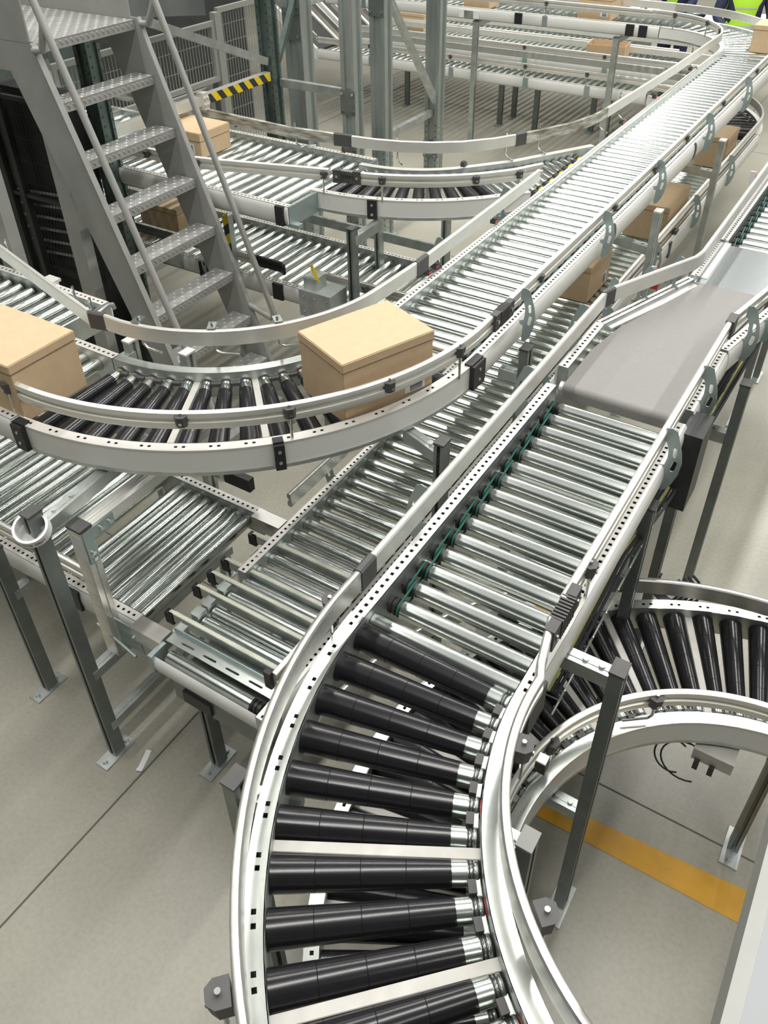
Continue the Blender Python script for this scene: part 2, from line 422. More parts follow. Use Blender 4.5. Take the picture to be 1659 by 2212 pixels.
def taper_meshes(r_in, L, steel_len=.055, r0=.0262, r1=.0365, seg=24, steps=4):
    a = MB()   # steel core end with grooves
    s_ = steel_len
    a.lathe([(0, .010), (0, .021), (.004, .024), (.010, .0243), (.012, .0225), (.015, .0225), (.017, .0243), (.019, .0225), (.022, .0225), (.024, .0248), (s_ + .004, .0250)], (0, 0, 0), (1, 0, 0), seg, mats=[1, 1, 0, 0, 1, 0, 0, 1, 0, 0])
    a.cyl((-.012, 0, 0), (L + .012, 0, 0), .006, 8, 1)
    core = a.mesh('roller', ['steel', 'black'])
    b = MB(); W = L - s_; pr = [(s_, r0 - .001)]
    for k in range(steps):
        u0 = s_ + W * k / steps; u1 = s_ + W * (k + 1) / steps
        ra = r0 + (r1 - r0) * k / steps; rb = r0 + (r1 - r0) * (k + 1) / steps
        pr += [(u0 + (.0008 if k else 0), ra + (.0002 if k else 0)), (u1 - .0008, rb), (u1, rb - .0007)]
    pr += [(L + .001, r1 - .006), (L + .001, .010)]
    b.lathe(pr, (0, 0, 0), (1, 0, 0), seg)
    return core, b.mesh('sleeve', ['sleeve'])
TCORE, TSLEEVE = taper_meshes(.7, .405)
CLIP = MB().box((0, 0, 0), (.016, .026, .012)).box((-.012, 0, -.004), (.010, .036, .005), 1).cyl((-.012, .020, -.006), (-.012, .020, 0), .004, 8, 1).mesh('bearing_clip', ['clamp', 'galv'])
def curve_rollers(parent, c, rin, angles, z, red=(), clips=True, core=None, sleeve=None, tie=(), W=.4437, gap=.020):
    core = core or TCORE; sleeve = sleeve or TSLEEVE
    for i, a in enumerate(angles):
        t = R(a); r = rin + gap
        o = link('roller', core, parent, loc=(c[0] + r * math.cos(t), c[1] + r * math.sin(t), z), rot=(0, 0, t))
        link('sleeve', sleeve, o)
        if i in red: 
            e = link('red_cap', RED_CAP, o); e.location = (.002, 0, 0); e.rotation_euler = (0, 0, PI); e.scale = (.8, .8, .8)
        if clips and i < len(angles) - 1 and not any(a < x < angles[i + 1] or angles[i + 1] < x < a for x in tie):
            t2 = R((a + angles[i + 1]) / 2); rr = rin + .038
            link('bearing_clip', CLIP, parent, loc=(c[0] + rr * math.cos(t2), c[1] + rr * math.sin(t2), z + .016), rot=(0, 0, t2))
    for a in tie:
        t = R(a); mb = MB(); mb.box((rin + W / 2, 0, 0), (W - .036, .022, .003), 0); mb.box((rin + W / 2, .011, -.02), (W - .036, .002, .04), 0)
        o = mb.build('cross_tie', 'tie', parent); o.location = (c[0], c[1], z + .012); o.rotation_euler = (0, 0, t)

# ------------------------------------------------------------------ floor
mb = MB(); mb.add([(-30, -8, 0), (20, -8, 0), (20, 40, 0), (-30, 40, 0)], [(0, 1, 2, 3)])
set_props(mb.build('floor', 'floor'), kind='structure')
mb = MB()
for x in (-1.735, 2.4, -5.9, -10): mb.bbox(x - .0035, x + .0035, -8, 40, -.002, .0012)
for y in (1.84, 5.6, 9.4, 13.2, -2.0): mb.bbox(-30, 20, y - .003, y + .003, -.002, .0011)
set_props(mb.build('trim_1', 'joint'), kind='structure')
mb = MB(); mb.add([(-.75, 1.598, .0015), (.62, 1.612, .0015), (.62, 1.748, .0015), (-.75, 1.655 + .0, .0015)], [(0, 1, 2, 3)])
mb.v[3] = (-.75, 1.66, .0015)
set_props(mb.build('floor_tape', 'amber'), 'orange yellow stripe of marking tape on the concrete floor', 'floor marking')
mb = MB(); mb.box((-1.764, 1.012, .003), (.022, .085, .004), 0, .35); mb.box((-1.752, .975, .005), (.022, .012, .006), 0, .35); mb.box((-1.777, 1.049, .005), (.022, .012, .006), 0, .35)
set_props(mb.build('plastic_strip', 'white'), 'small white plastic strip lying on the floor beside the joint line', 'debris')

# ------------------------------------------------------------------ C1: long upper conveyor
X1L, X1R, Y1A, Y1B = -1.5606, -1.1169, 2.379, 7.53
RA = ZU - .050
c1 = thing('roller_conveyor', 'long upper roller conveyor running away to the top right, full of bright steel rollers', 'conveyor', (0, 0, 0))
side_frame(c1, [(X1L, Y1A), (X1L, Y1B)], ZU, 1, holes='auto')
side_frame(c1, [(X1R, Y1A), (X1R, Y1B)], ZU, -1, holes='auto')
lay_rollers(c1, (X1L + X1R) / 2, .405, Y1A + .045, 68, RA, hub=1, cords=True, redend=-1, every=4)
for k in range(9):
    y = Y1A + .007 + .6 * k
    MB().bbox(X1L + HW, X1R - HW, y - .010, y + .012, RA - .012, RA - .006).build('cross_tie', 'tie', c1)
gr = guide_rail(c1, [(-1.113, 2.60), (-1.113, 7.35)], 1.437, -1)
for y in (2.70, 3.58, 4.36, 5.30, 6.25): blade(gr, -1.108 + .020 - .004, y, 1.437, 1)
for y in (2.89, 3.74, 4.33, 4.91, 5.70, 6.6): clamp(gr, -1.098, y, 1.415, 0, .8)
for y in (3.76, 5.14):
    m_ = MB(); m_.sweep([(X1R, y), (X1R, y + .035)], ZU, [(-.019, .002), (.019, .002)] if False else [(HW - .001, .001), (HW + .009, -.006), (HW + .014, -.026), (HW + .0155, -.046), (HW + .0145, -.066), (HW + .010, -.088), (HW, -.104)] and [(-(HW - .001), .002), (-(HW + .009), -.006), (-(HW + .014), -.026), (-(HW + .0155), -.046), (-(HW + .0145), -.066), (-(HW + .010), -.088), (-HW, -.104)])
    m_.build('cover_joint', 'clamp', c1)
# left side rail in two lengths around the merge
gl = guide_rail(c1, [(-1.552, 2.76), (-1.560, 3.95)], 1.437, 1)
sleeve_joint(gl, [(-1.552, 2.70), (-1.552, 2.79)], 1.437, 1)
blade(gl, -1.575, 3.62, 1.437, -1); blade(gl, -1.57, 2.95, 1.437, -1, .9)
# sensors on the left flange
def sensor(x, y, z, rz, label):
    t = thing('light_sensor', label, 'sensor', (x, y, z), rz)
    m_ = MB(); m_.box((0, 0, .014), (.026, .034, .020), 0); m_.box((.004, 0, .026), (.018, .026, .008), 0); m_.build('housing', 'clamp', t)
    MB().box((.0135, 0, .013), (.001, .024, .012)).build('lens', 'red', t)
sensor(-1.592, 2.86, ZU, 0, 'small dark photo sensor nearest the rail sleeve on the long conveyor left flange')
sensor(-1.594, 2.93, ZU, 0, 'small dark photo sensor behind its twin by the rail sleeve of the long conveyor')
sensor(-1.592, 3.50, ZU, 0, 'dark hexagonal photo sensor on the long conveyor left flange below the merge')
sensor(-1.592, 5.30, ZU, 0, 'dark photo sensor on the long conveyor left flange, beyond the merge')
sensor(-1.592, 5.95, ZU, 0, 'second dark photo sensor beyond the merge on the long conveyor flange')
sensor(-1.592, 6.80, ZU, 0, 'farthest dark photo sensor on the long conveyor left flange')

# ------------------------------------------------------------------ C1 curve (foreground left)
C1C = (-2.246, 2.379); W = .4437; R1 = .6856
cc = thing('curved_conveyor', 'upper curved conveyor with black tapered rollers carrying two cardboard boxes', 'conveyor')
ang1 = [-92.7 + 5.6 * k for k in range(16)]
pairs = []
Ro = R1 + W
outer = arc(C1C, Ro, -90, 0, 44)
for a in ang1[1:]:
    s0 = R(a + 90) * Ro; pairs += [s0 - .0125, s0 + .0125]
pairs = [p for p in sorted(pairs) if p > .02]
side_frame(cc, outer, ZU, -1, 'curve', pairs)
side_frame(cc, arc(C1C, R1, -90, 0, 40), ZU, 1, 'curve', cover=False, strip='lipsteel')
curve_rollers(cc, C1C, R1, ang1[1:], RA, red=(2, 6, 10, 13), tie=(-61.9, -45.1, -28.3))
ig = guide_rail(cc, [(-2.33, 1.735)] + arc((-2.30, 2.466), .734, -86, -3, 36) + [(-1.552, 2.70)], 1.437, 1)
sleeve_joint(ig, [(-2.385, 1.722), (-2.32, 1.736)], 1.437, 1)
og = guide_rail(cc, arc((-2.218, 2.39), 1.107, -94, 2, 44) + [(-1.111, 2.50)], 1.437, -1)
bellows(cc, -1.108, 2.535, 1.437, 0)
for a, foot in ((-92.5, None), (-59.5, None), (-42.5, None), (-8.5, None), (-25, None)):
    t = R(a); x = -2.218 + 1.122 * math.cos(t); y = 2.39 + 1.122 * math.sin(t)
    rod = ZU - .01 if a in (-92.5, -42.5, -8.5) else None
    clamp(og, x, y, 1.424, t, 1.0, rod)
for a in (-88, -43.5, -2):
    t = R(a); rr = Ro + HW + .004; m_ = MB()
    big = {-43.5: .034, -88: .05}.get(a, .085)
    m_.box((0, .010, -.048), (big, .018, .098)); m_.box((0, -.008, .003), (big, .030, .008))
    for zz in (-.025, -.068): m_.cyl((0, .019, zz), (0, .0215, zz), .006, 10, 1)
    o = m_.build('frame_bracket', ['black', 'galv'], cc); o.location = (C1C[0] + rr * math.cos(t), C1C[1] + rr * math.sin(t), ZU); o.rotation_euler = (0, 0, t - PI / 2)
for a in (-80, -57, -38):
    t = R(a); x = -2.30 + .722 * math.cos(t); y = 2.466 + .722 * math.sin(t)
    m_ = MB(); ox, oy = -math.cos(t), -math.sin(t); tx, ty = -math.sin(t), math.cos(t)
    m_.tube([(x + ox * .02, y + oy * .02, 1.455), (x + ox * .02, y + oy * .02, ZU + .035), (x + ox * .016 + tx * .02, y + oy * .016 + ty * .02, ZU + .022), (x + ox * .01 + tx * .085, y + oy * .01 + ty * .085, ZU + .02)], .005, 8)
    m_.box((x + ox * .018, y + oy * .018, 1.443), (.05, .03, .004), 0, t)
    m_.build('bracket_rod', 'steel', ig)

# ------------------------------------------------------------------ C7: wide upper conveyor at the left edge
c7 = thing('wide_conveyor', 'wide upper roller conveyor at the left edge feeding the curve', 'conveyor')
side_frame(c7, [(-5.2, 1.965), (-2.595, 1.965)], ZU, 1, holes='auto')
side_frame(c7, [(-5.2, 1.249), (-2.25, 1.249)], ZU, -1, holes='auto')
MB().bbox(-2.597, -2.590, 1.72, 1.985, ZU - .10, ZU - .002).bbox(-2.62, -2.592, 1.70, 1.73, ZU - .10, ZU - .006).build('end_plate', 'lipsteel', c7)
wr = roller_mesh('roller', .66, None)
for i in range(33): link('roller', wr, c7, loc=(-5.05 + .075 * i, 1.607, RA), rot=(random.uniform(0, 6), 0, PI / 2))
nr = roller_mesh('roller', .405, None)
for i in range(4): link('roller', nr, c7, loc=(-2.56 + .075 * i, 1.4715, RA), rot=(0, 0, PI / 2))
side_frame(c7, [(-2.60, 1.6934), (-2.25, 1.6934)], ZU, 1, cover=False, holes='auto')
g7 = guide_rail(c7, [(-3.9, 1.992), (-3.20, 1.945), (-2.745, 1.819), (-2.40, 1.728)], 1.437, 1)
for x, y in ((-3.16, 1.95), (-2.56, 1.79), (-2.43, 1.757)):
    MB().tube([(x, y + .02, 1.46), (x, y + .02, ZU + .03), (x - .01, y + .03, ZU + .01), (x - .05, y + .10, ZU + .01)], .005, 8).build('bracket_rod', 'steel', g7)
MB().tube([(-2.47, 1.80, ZU + .05), (-2.50, 1.90, ZU + .045), (-2.53, 1.95, ZU + .02), (-2.53, 1.955, ZU)], .009, 10).build('end_hook', 'galv', c7)
MB().box((-2.94, 1.985, ZU + .01), (.07, .05, .012)).box((-2.91, 1.98, ZU - .02), (.012, .03, .05), 0).build('stop_bracket', 'strip', c7)

# ------------------------------------------------------------------ C2: right-hand straight, belt and curve
X2L, X2R = -.8037, -.36
c2 = thing('roller_conveyor', 'upper roller conveyor in the middle foreground between grey belt and black curve', 'conveyor')
side_frame(c2, [(X2L, 1.129), (X2L, 2.345)], ZU, 1, holes='auto')
side_frame(c2, [(X2R, 1.129), (X2R, 2.345)], ZU, -1, holes='auto')
ys = [1.165 + .0745 * k for k in range(16)]
rm = roller_mesh('roller', .405, -1); rp = roller_mesh('roller', .405, None)
for i, y in enumerate(ys):
    hubbed = i > 0
    o = link('roller', rm if hubbed else rp, c2, loc=((X2L + X2R) / 2, y, RA), rot=(random.uniform(0, 6), 0, 0))
    if hubbed:
        link('grooved_hub', HUB[-1], o, loc=(-.405 / 2 + .045, 0, 0))
        if i < 15: link('drive_cord', CORD, c2, loc=((X2L + X2R) / 2 - .1575 - (.012 if i % 2 else .026), y + .037, RA))
    if i == 0: e = link('red_cap', RED_CAP, o, loc=(.204, 0, 0))
for y in (1.424, 1.88, 2.29):
    MB().bbox(X2L + HW, X2R - HW, y - .019, y + .012, RA - .018, RA - .012).build('cross_tie', 'tie', c2)
gl2 = guide_rail(c2, [(-.806, 1.17), (-.806, 2.84)], 1.437, 1)
sleeve_joint(gl2, [(-.806, 1.15), (-.806, 1.215)], 1.437, 1)
for y in (1.50, 2.20, 2.69): blade(gl2, -.822, y, 1.437, -1)
gr2 = guide_rail(c2, [(-.370, 1.33), (-.368, 2.86)], 1.437, -1)
for y in (2.10, 2.50): blade(gr2, -.355, y, 1.437, 1)
clamp(gr2, -.352, 1.475, 1.424, 0, 1.0, ZU - .04)
bellows(c2, -.362, 1.30, 1.437, 0, .085, 8)
MB().box((X2R + .024, 1.14, ZU - .05), (.024, .10, .10)).build('frame_bracket', 'black', c2)

C2C = (.355, 1.129); R2 = .715
cv = thing('curved_conveyor', 'large upper curved conveyor of black tapered rollers in the front foreground', 'conveyor')
angs = [181.0 + 5.13 * k for k in range(19)]
ties2 = [209.3, 224.7, 240.1, 255.5]
po = []
for a in angs:
    s0 = R(a - 180) * (R2 + W); po += [s0 - .0125, s0 + .0125]
side_frame(cv, arc(C2C, R2 + W, 180, 276, 50), ZU, -1, 'curve', po, strip='lipsteel')
side_frame(cv, arc(C2C, R2, 180, 276, 46), ZU, 1, 'curve', None, strip='lipsteel')
curve_rollers(cv, C2C, R2, angs, RA, red=(1, 4, 7, 10, 13), tie=ties2)
g = guide_rail(cv, [(-.806, 1.17)] + arc((.274, 1.09), 1.080, 178, 268, 44), 1.437, -1, 'alu_b')
clamp(g, -.491 - .012, .299 - .012, 1.424, R(226), 1.2, ZU)
clamp(g, -.824, 1.049, 1.424, R(182), 1.0, ZU)
g = guide_rail(cv, [(-.370, 1.26), (-.356, 1.20), (-.340, 1.13)] + arc((.248, 1.053), .575, 176, 280, 44), 1.437, 1, 'alu_b')
clamp(g, -.285, .936, 1.424, R(12), 1.1, ZU); clamp(g, -.140 + .02, .657 + .008, 1.424, R(45), 1.1, ZU)
blk = MB().box((0, 0, -.012), (.022, .024, .032)).build('photo_cell', 'black', cv); blk.location = (-.245, .96, ZU + .06)
MB().box((0, 0, .006), (.020, .022, .005)).build('lens_cap', 'label', blk)

# belt merge
bt = thing('belt_conveyor', 'upper angled conveyor with a plain grey fabric belt beyond the steel rollers', 'conveyor')
poly = [(-.775, 2.372), (-.382, 2.372), (-.382, 2.86), (-.305, 3.398), (-.575, 3.398), (-.745, 2.86), (-.775, 2.66)]
zt = ZU - .012
mb = MB(); nvv = []
front = 8
for k in range(front + 1):
    a = -PI / 2 + PI * .5 * k / front + 0; 
    yy = 2.372 + .022 - .022 * math.cos(PI / 2 * k / front * 1.0) if False else 2.372 - .0
n_ = 7
ringL = []; ringR = []
for k in range(n_ + 1):
    a = PI / 2 * k / n_
    ringL.append((-.775, 2.394 - .022 * math.cos(a) + .0, zt - .022 + .022 * math.sin(a)))
    ringR.append((-.382, 2.394 - .022 * math.cos(a) + .0, zt - .022 + .022 * math.sin(a)))
ringL.insert(0, (-.775, 2.372, zt - .05)); ringR.insert(0, (-.382, 2.372, zt - .05))
for i in range(len(ringL) - 1):
    mb.add([ringL[i], ringR[i], ringR[i + 1], ringL[i + 1]], [(0, 1, 2, 3)], 0, True)
poly[0] = (-.775, 2.394); poly[1] = (-.382, 2.394)
mb.add([(x, y, zt) for x, y in poly], [tuple(range(7))], 0)
for a, b in zip(poly[1:], poly[2:] + poly[:1]):
    mb.add([(a[0], a[1], zt), (b[0], b[1], zt), (b[0], b[1], zt - .012), (a[0], a[1], zt - .012)], [(0, 1, 2, 3)], 1)
mb.build('belt', ['belt', 'belt_edge'], bt)
MB().cyl((-.79, 2.397, zt - .026), (-.776, 2.397, zt - .026), .0235, 16).build('end_drum', 'alu_b', bt)
MB().bbox(-.60, -.15, 3.402, 3.845, zt - .012, zt - .002).build('slide_plate', 'beltplate', bt)
MB().bbox(-.60, -.568, 3.45, 3.86, zt - .01, zt + .001).bbox(-.625, -.568, 3.40, 3.44, zt - .02, zt - .004).build('edge_cover', 'white', bt)
mb = MB(); a = (-.79, 2.86); b = (-.585, 3.40)
mb.sweep([(-.783, 2.86), (-.588, 3.38)], zt + .004, [(.032, -.004), (-.012, -.012), (-.012, -.018), (.032, -.014)]); mb.build('edge_cover', 'white', bt)
side_frame(bt, [(-.812, 2.47), (-.812, 2.84)], ZU, 1, holes='auto')
side_frame(bt, [(-.812, 2.84), (-.622, 3.40)], ZU, 1, holes='auto', pitch=.012, strip='strip')
side_frame(bt, [(-.612, 3.43), (-.612, 3.83)], ZU, 1, holes='auto')
side_frame(bt, [(X2R, 2.43), (X2R, 2.86)], ZU, -1, holes='auto')
side_frame(bt, [(X2R + .002, 2.88), (-.245, 3.45)], ZU, -1, holes='auto')
MB().bbox(-.345, -.275, 2.31, 2.455, ZU - .32, ZU - .012).build('drive_cover', 'darkmetal', bt)
for i in range(5):
    y = 2.60 + .08 * i
    MB().cyl((-.81, y, zt - .03), (-.745, y, zt - .03), .016, 12).build('support_roller', 'steel', bt)
gb = guide_rail(bt, [(-.806, 2.84), (-.793, 2.90), (-.60, 3.33), (-.588, 3.40)], 1.437, 1)
sleeve_joint(gb, [(-.812, 2.83), (-.792, 2.895)], 1.437, 1)
for x, y in ((-.80, 2.95), (-.715, 3.12), (-.64, 3.27)): blade(gb, x, y, 1.437, -1, .95, R(-24))
gb = guide_rail(bt, [(-.368, 2.90), (-.25, 3.50)], 1.437, -1)
MB().box((-.356, 2.88, 1.404), (.03, .07, .07)).build('flexible_joint', 'clamp', gb)
for y in (2.99, 3.18, 3.38): blade(gb, -.345 + (y - 2.9) * .2, y, 1.437, 1, 1.0, R(-8))
# C9 beyond the belt
c9 = thing('roller_conveyor', 'upper roller conveyor beyond the grey slide plate at the right edge', 'conveyor')
side_frame(c9, [(-.600, 3.86), (-.600, 6.4)], ZU, 1, holes='auto')
side_frame(c9, [(-.1563, 3.86), (-.1563, 6.4)], ZU, -1)
lay_rollers(c9, -.378, .405, 3.90, 33, RA, hub=-1, cords=True)
guide_rail(c9, [(-.588, 3.40), (-.600, 6.4)], 1.437, 1)

# ------------------------------------------------------------------ B1 and its curve into C1
BC = (-2.2506, 7.53)
bv = thing('curved_conveyor', 'far upper curved conveyor at the top right joining the long conveyor', 'conveyor')
side_frame(bv, arc(BC, .69, 0, 90, 30), ZU, 1, 'curve', strip='strip')
side_frame(bv, arc(BC, .69 + W, 0, 90, 36), ZU, -1, 'curve')
fc = roller_mesh('roller', .405, None, seg=12)
core = MB().lathe([(0, .01), (0, .024), (.06, .025), (.405, .034), (.405, .01)], seg=14, mats=[1, 0, 0, 1]).mesh('roller', ['steel', 'black'])
for k in range(17):
    t = R(3 + 5.3 * k); link('roller', core, bv, loc=(BC[0] + .71 * math.cos(t), BC[1] + .71 * math.sin(t), RA), rot=(0, 0, t))
guide_rail(bv, [(-1.573, 7.3)] + arc((-2.33, 7.47), .76, 0, 92, 30), 1.437, 1)
guide_rail(bv, [(-1.113, 7.35)] + arc((-2.25, 7.45), 1.137, 0, 90, 36), 1.437, -1, 'alu_b')
for a in (20, 45, 75): t = R(a); clamp(bv, -2.33 + .745 * math.cos(t), 7.47 + .745 * math.sin(t), 1.424, t + PI, .9, ZU)
b1 = thing('roller_conveyor', 'farthest upper roller conveyor across the top with white side covers and two boxes', 'conveyor')
side_frame(b1, [(-5.9, 8.22), (-2.26, 8.22)], ZU, -1)
side_frame(b1, [(-5.9, 8.664), (-2.26, 8.664)], ZU, 1)
lay_rollers(b1, 8.442, .405, -5.85, 48, RA, along='x', me=fc)
g = guide_rail(b1, [(-5.9, 8.21), (-2.36, 8.21)], 1.437, -1)
guide_rail(b1, [(-5.9, 8.68), (-2.26, 8.60)], 1.437, 1)
for x in (-5.4, -3.35): 
    clamp(g, x, 8.20, 1.42, -PI / 2, .9, ZU - .06)
    MB().box((x, 8.19, ZU - .05), (.05, .012, .09)).build('frame_bracket', 'blade', b1)
for x in (-3.62, -2.52, -2.40): MB().box((x, 8.184, ZU - .05), (.075, .014, .096)).build('frame_bracket', 'black', b1)
MB().box((-4.15, 8.18, ZU - .055), (.22, .010, .07)).build('sign_plate', 'white', b1)
MB().box((-4.15, 8.173, ZU - .055), (.10, .004, .065)).build('sign_panel', 'galv', b1)

# ------------------------------------------------------------------ lower level
RL = ZL - .050
X3L, X3R = -1.578, -1.134
c3 = thing('roller_conveyor', 'lower roller conveyor passing beneath the long upper conveyor, carrying three boxes', 'conveyor')
side_frame(c3, [(X3L, 1.50), (X3L, 7.55)], ZL, 1, holes='auto')
side_frame(c3, [(X3R, 1.05), (X3R, 7.55)], ZL, -1, holes='auto')
lay_rollers(c3, (X3L + X3R) / 2, .405, 1.495, 80, RL, hub=1)
for y in (1.60, 1.76, 2.3, 2.9, 3.5, 4.1): MB().bbox(X3L + HW, X3R - HW, y - .012, y + .022, RL - .02, RL - .014).build('cross_tie', 'tie', c3)
g = guide_rail(c3, [(-1.138, 1.85), (-1.138, 7.45)], ZL + .13, -1)
for y in (3.1, 3.9, 4.75, 5.6, 6.5): blade(g, -1.125, y, ZL + .13, 1)
g = guide_rail(c3, [(-1.582, 1.815), (-1.575, 2.9)], ZL + .13, 1, 'alu_b')
blade(g, -1.585, 2.12, ZL + .13, -1)
for y in (4.9, 5.25): MB().box((X3R + .010, y, ZL + .014), (.03, .05, .02)).build('sensor_block', 'clamp', c3)
for y in (5.1, 3.2): MB().box((X3R + .030, y, ZL - .05), (.012, .04, .10)).build('cover_joint', 'clamp', c3)
l3 = thing('curved_conveyor', 'far lower curved conveyor of dark rollers at the end of the lower lane, right edge', 'conveyor')
B3C = (-2.27, 7.56)
side_frame(l3, arc(B3C, .69, 0, 90, 30), ZL, 1, 'curve'); side_frame(l3, arc(B3C, .69 + W, 0, 90, 36), ZL, -1, 'curve')
for k in range(17):
    t = R(3 + 5.3 * k); o = link('roller', TCORE, l3, loc=(B3C[0] + .71 * math.cos(t), B3C[1] + .71 * math.sin(t), RL), rot=(0, 0, t)); link('sleeve', TSLEEVE, o)
guide_rail(l3, [(-1.138, 7.45)] + arc((-2.27, 7.50), 1.13, 0, 90, 36), ZL + .13, -1)
guide_rail(l3, arc((-2.27, 7.50), .70, 0, 90, 30), ZL + .13, 1)

def lane(label, xa, xb, ya, yb, z, guides=True, brackets=(), posts=()):
    t = thing('roller_conveyor', label, 'conveyor')
    side_frame(t, [(xa, ya), (xb, ya)], z, -1); side_frame(t, [(xa, yb), (xb, yb)], z, 1)
    L_ = yb - ya - .04; me = roller_mesh('roller', L_, None, seg=12)
    n = int((xb - xa - .1) / .075); lay_rollers(t, (ya + yb) / 2, L_, xa + .06, n, z - .05, along='x', me=me)
    if guides:
        g1 = guide_rail(t, [(xa, ya - .005), (xb, ya - .005)], z + .13, -1); guide_rail(t, [(xa, yb + .005), (xb, yb + .005)], z + .13, 1)
        for x in brackets:
            clamp(g1, x, ya - .02, z + .115, -PI / 2, .9, z - .06)
            MB().box((x + .02, ya - .034, z - .05), (.05, .014, .10)).build('frame_bracket', 'blade', t)
    return t
lane('lower roller conveyor nearest in the far bank, beneath the farthest upper one', -6.1, -2.30, 8.31, 8.754, ZL, True, (-5.4, -4.4, -3.55, -2.9))
lane('second roller conveyor of the far lower bank carrying the open box', -6.1, -2.0, 9.06, 9.50, ZL, True, (-4.9, -3.9, -3.0))
lane('third roller conveyor of the far lower bank, counted from the front', -6.1, -2.4, 9.62, 10.06, ZL, True, (-5.0, -3.6))
lane('rearmost roller conveyor of the far lower bank', -6.1, -3.0, 10.20, 10.64, ZL, True, (-5.5,))

# C4 lower left
c4 = thing('wide_conveyor', 'lower wide roller conveyor at the left under the upper curve, packed steel rollers', 'conveyor')
side_frame(c4, [(-4.4, 1.15), (-1.735, 1.15)], ZL, -1, holes='auto')
side_frame(c4, [(-4.4, 1.787), (-1.70, 1.787)], ZL, 1, holes='auto')
rm4 = roller_mesh('roller', .60, None)
for i in range(49):
    x = -1.775 - .052 * i
    if abs(x + 2.2) < .03: continue
    link('roller', rm4, c4, loc=(x, 1.468, RL), rot=(random.uniform(0, 6), 0, PI / 2))
g = guide_rail(c4, [(-4.4, 1.152), (-1.96, 1.152)], ZL + .13, -1, 'alu_b')
MB().box((-2.055, 1.118, ZL - .05), (.09, .012, .095)).build('frame_bracket', 'black', c4)
guide_rail(c4, [(-3.2, 1.80), (-1.93, 1.80)], ZL + .13, 1, 'alu_b')
MB().box((-1.84, 1.815, ZL + .095), (.13, .03, .06)).build('rail_end_cap', 'black', c4)
gt = thing('portal_frame', 'aluminium profile portal standing over the lower left conveyor with a steel corner plate', 'frame')
mb = MB()
mb.sweep([(-1.842, 1.125), (-1.842, 1.80)], 1.125, [(-.03, 0), (-.012, 0), (-.010, -.003), (-.004, -.003), (-.002, 0), (.002, 0), (.004, -.003), (.010, -.003), (.012, 0), (.03, 0), (.03, -.04), (-.03, -.04)], smooth=False)
mb.build('top_beam', 'alu', gt)
mb = MB(); pr = [(-.03, -.022), (.03, -.022), (.03, -.006), (.026, -.006), (.026, .002), (.03, .002), (.03, .022), (-.03, .022)]
xs, yb_ = -1.842, 1.100
vs = [(xs + a, yb_ + b, .53) for a, b in pr] + [(xs + a, yb_ + b, 1.122) for a, b in pr]; n = len(pr)
mb.add(vs, [tuple(range(n))[::-1], tuple(range(n, 2 * n))] + [(i, (i + 1) % n, (i + 1) % n + n, i + n) for i in range(n)])
mb.build('upright', 'alu_b', gt)
MB().box((xs, yb_, 1.128), (.064, .05, .010)).build('end_cap', 'clamp', gt)
cp_ = plate_mesh('corner_plate', [(0, 0), (0, -.135), (.036, -.135), (.036, -.045), (.125, -.045), (.125, 0)], [], .004, 'blade')
o = link('corner_plate', cp_, gt, loc=(xs + .033, yb_ - .018, 1.12), rot=(PI / 2, 0, PI / 2))
mb = MB()
for (a, b) in ((.018, -.09), (.018, -.115), (.07, -.022), (.105, -.022)): mb = MB(); mb.cyl((xs + .034, yb_ - .018 + a, 1.12 + b), (xs + .043, yb_ - .018 + a, 1.12 + b), .008, 8); mb.build('bolt', 'steel', gt)
MB().box((xs, yb_ - .0225, 1.05), (.05, .001, .10)).build('sticker', 'label', gt)

# end plate + brackets around the corner of C4
mb = MB(); mb.box((-1.80, 1.108, ZL - .07), (.19, .004, .12)); mb.tube([(-1.90, 1.09, ZL - .07), (-1.70, 1.07, ZL - .10)], .006, 8)
for x in (-1.87, -1.86, -1.73): mb.cyl((x, 1.106, ZL - .05), (x, 1.095, ZL - .05), .008, 8)
mb.build('frame_bracket', 'blade', c4, 'blue grey bolted end bracket')

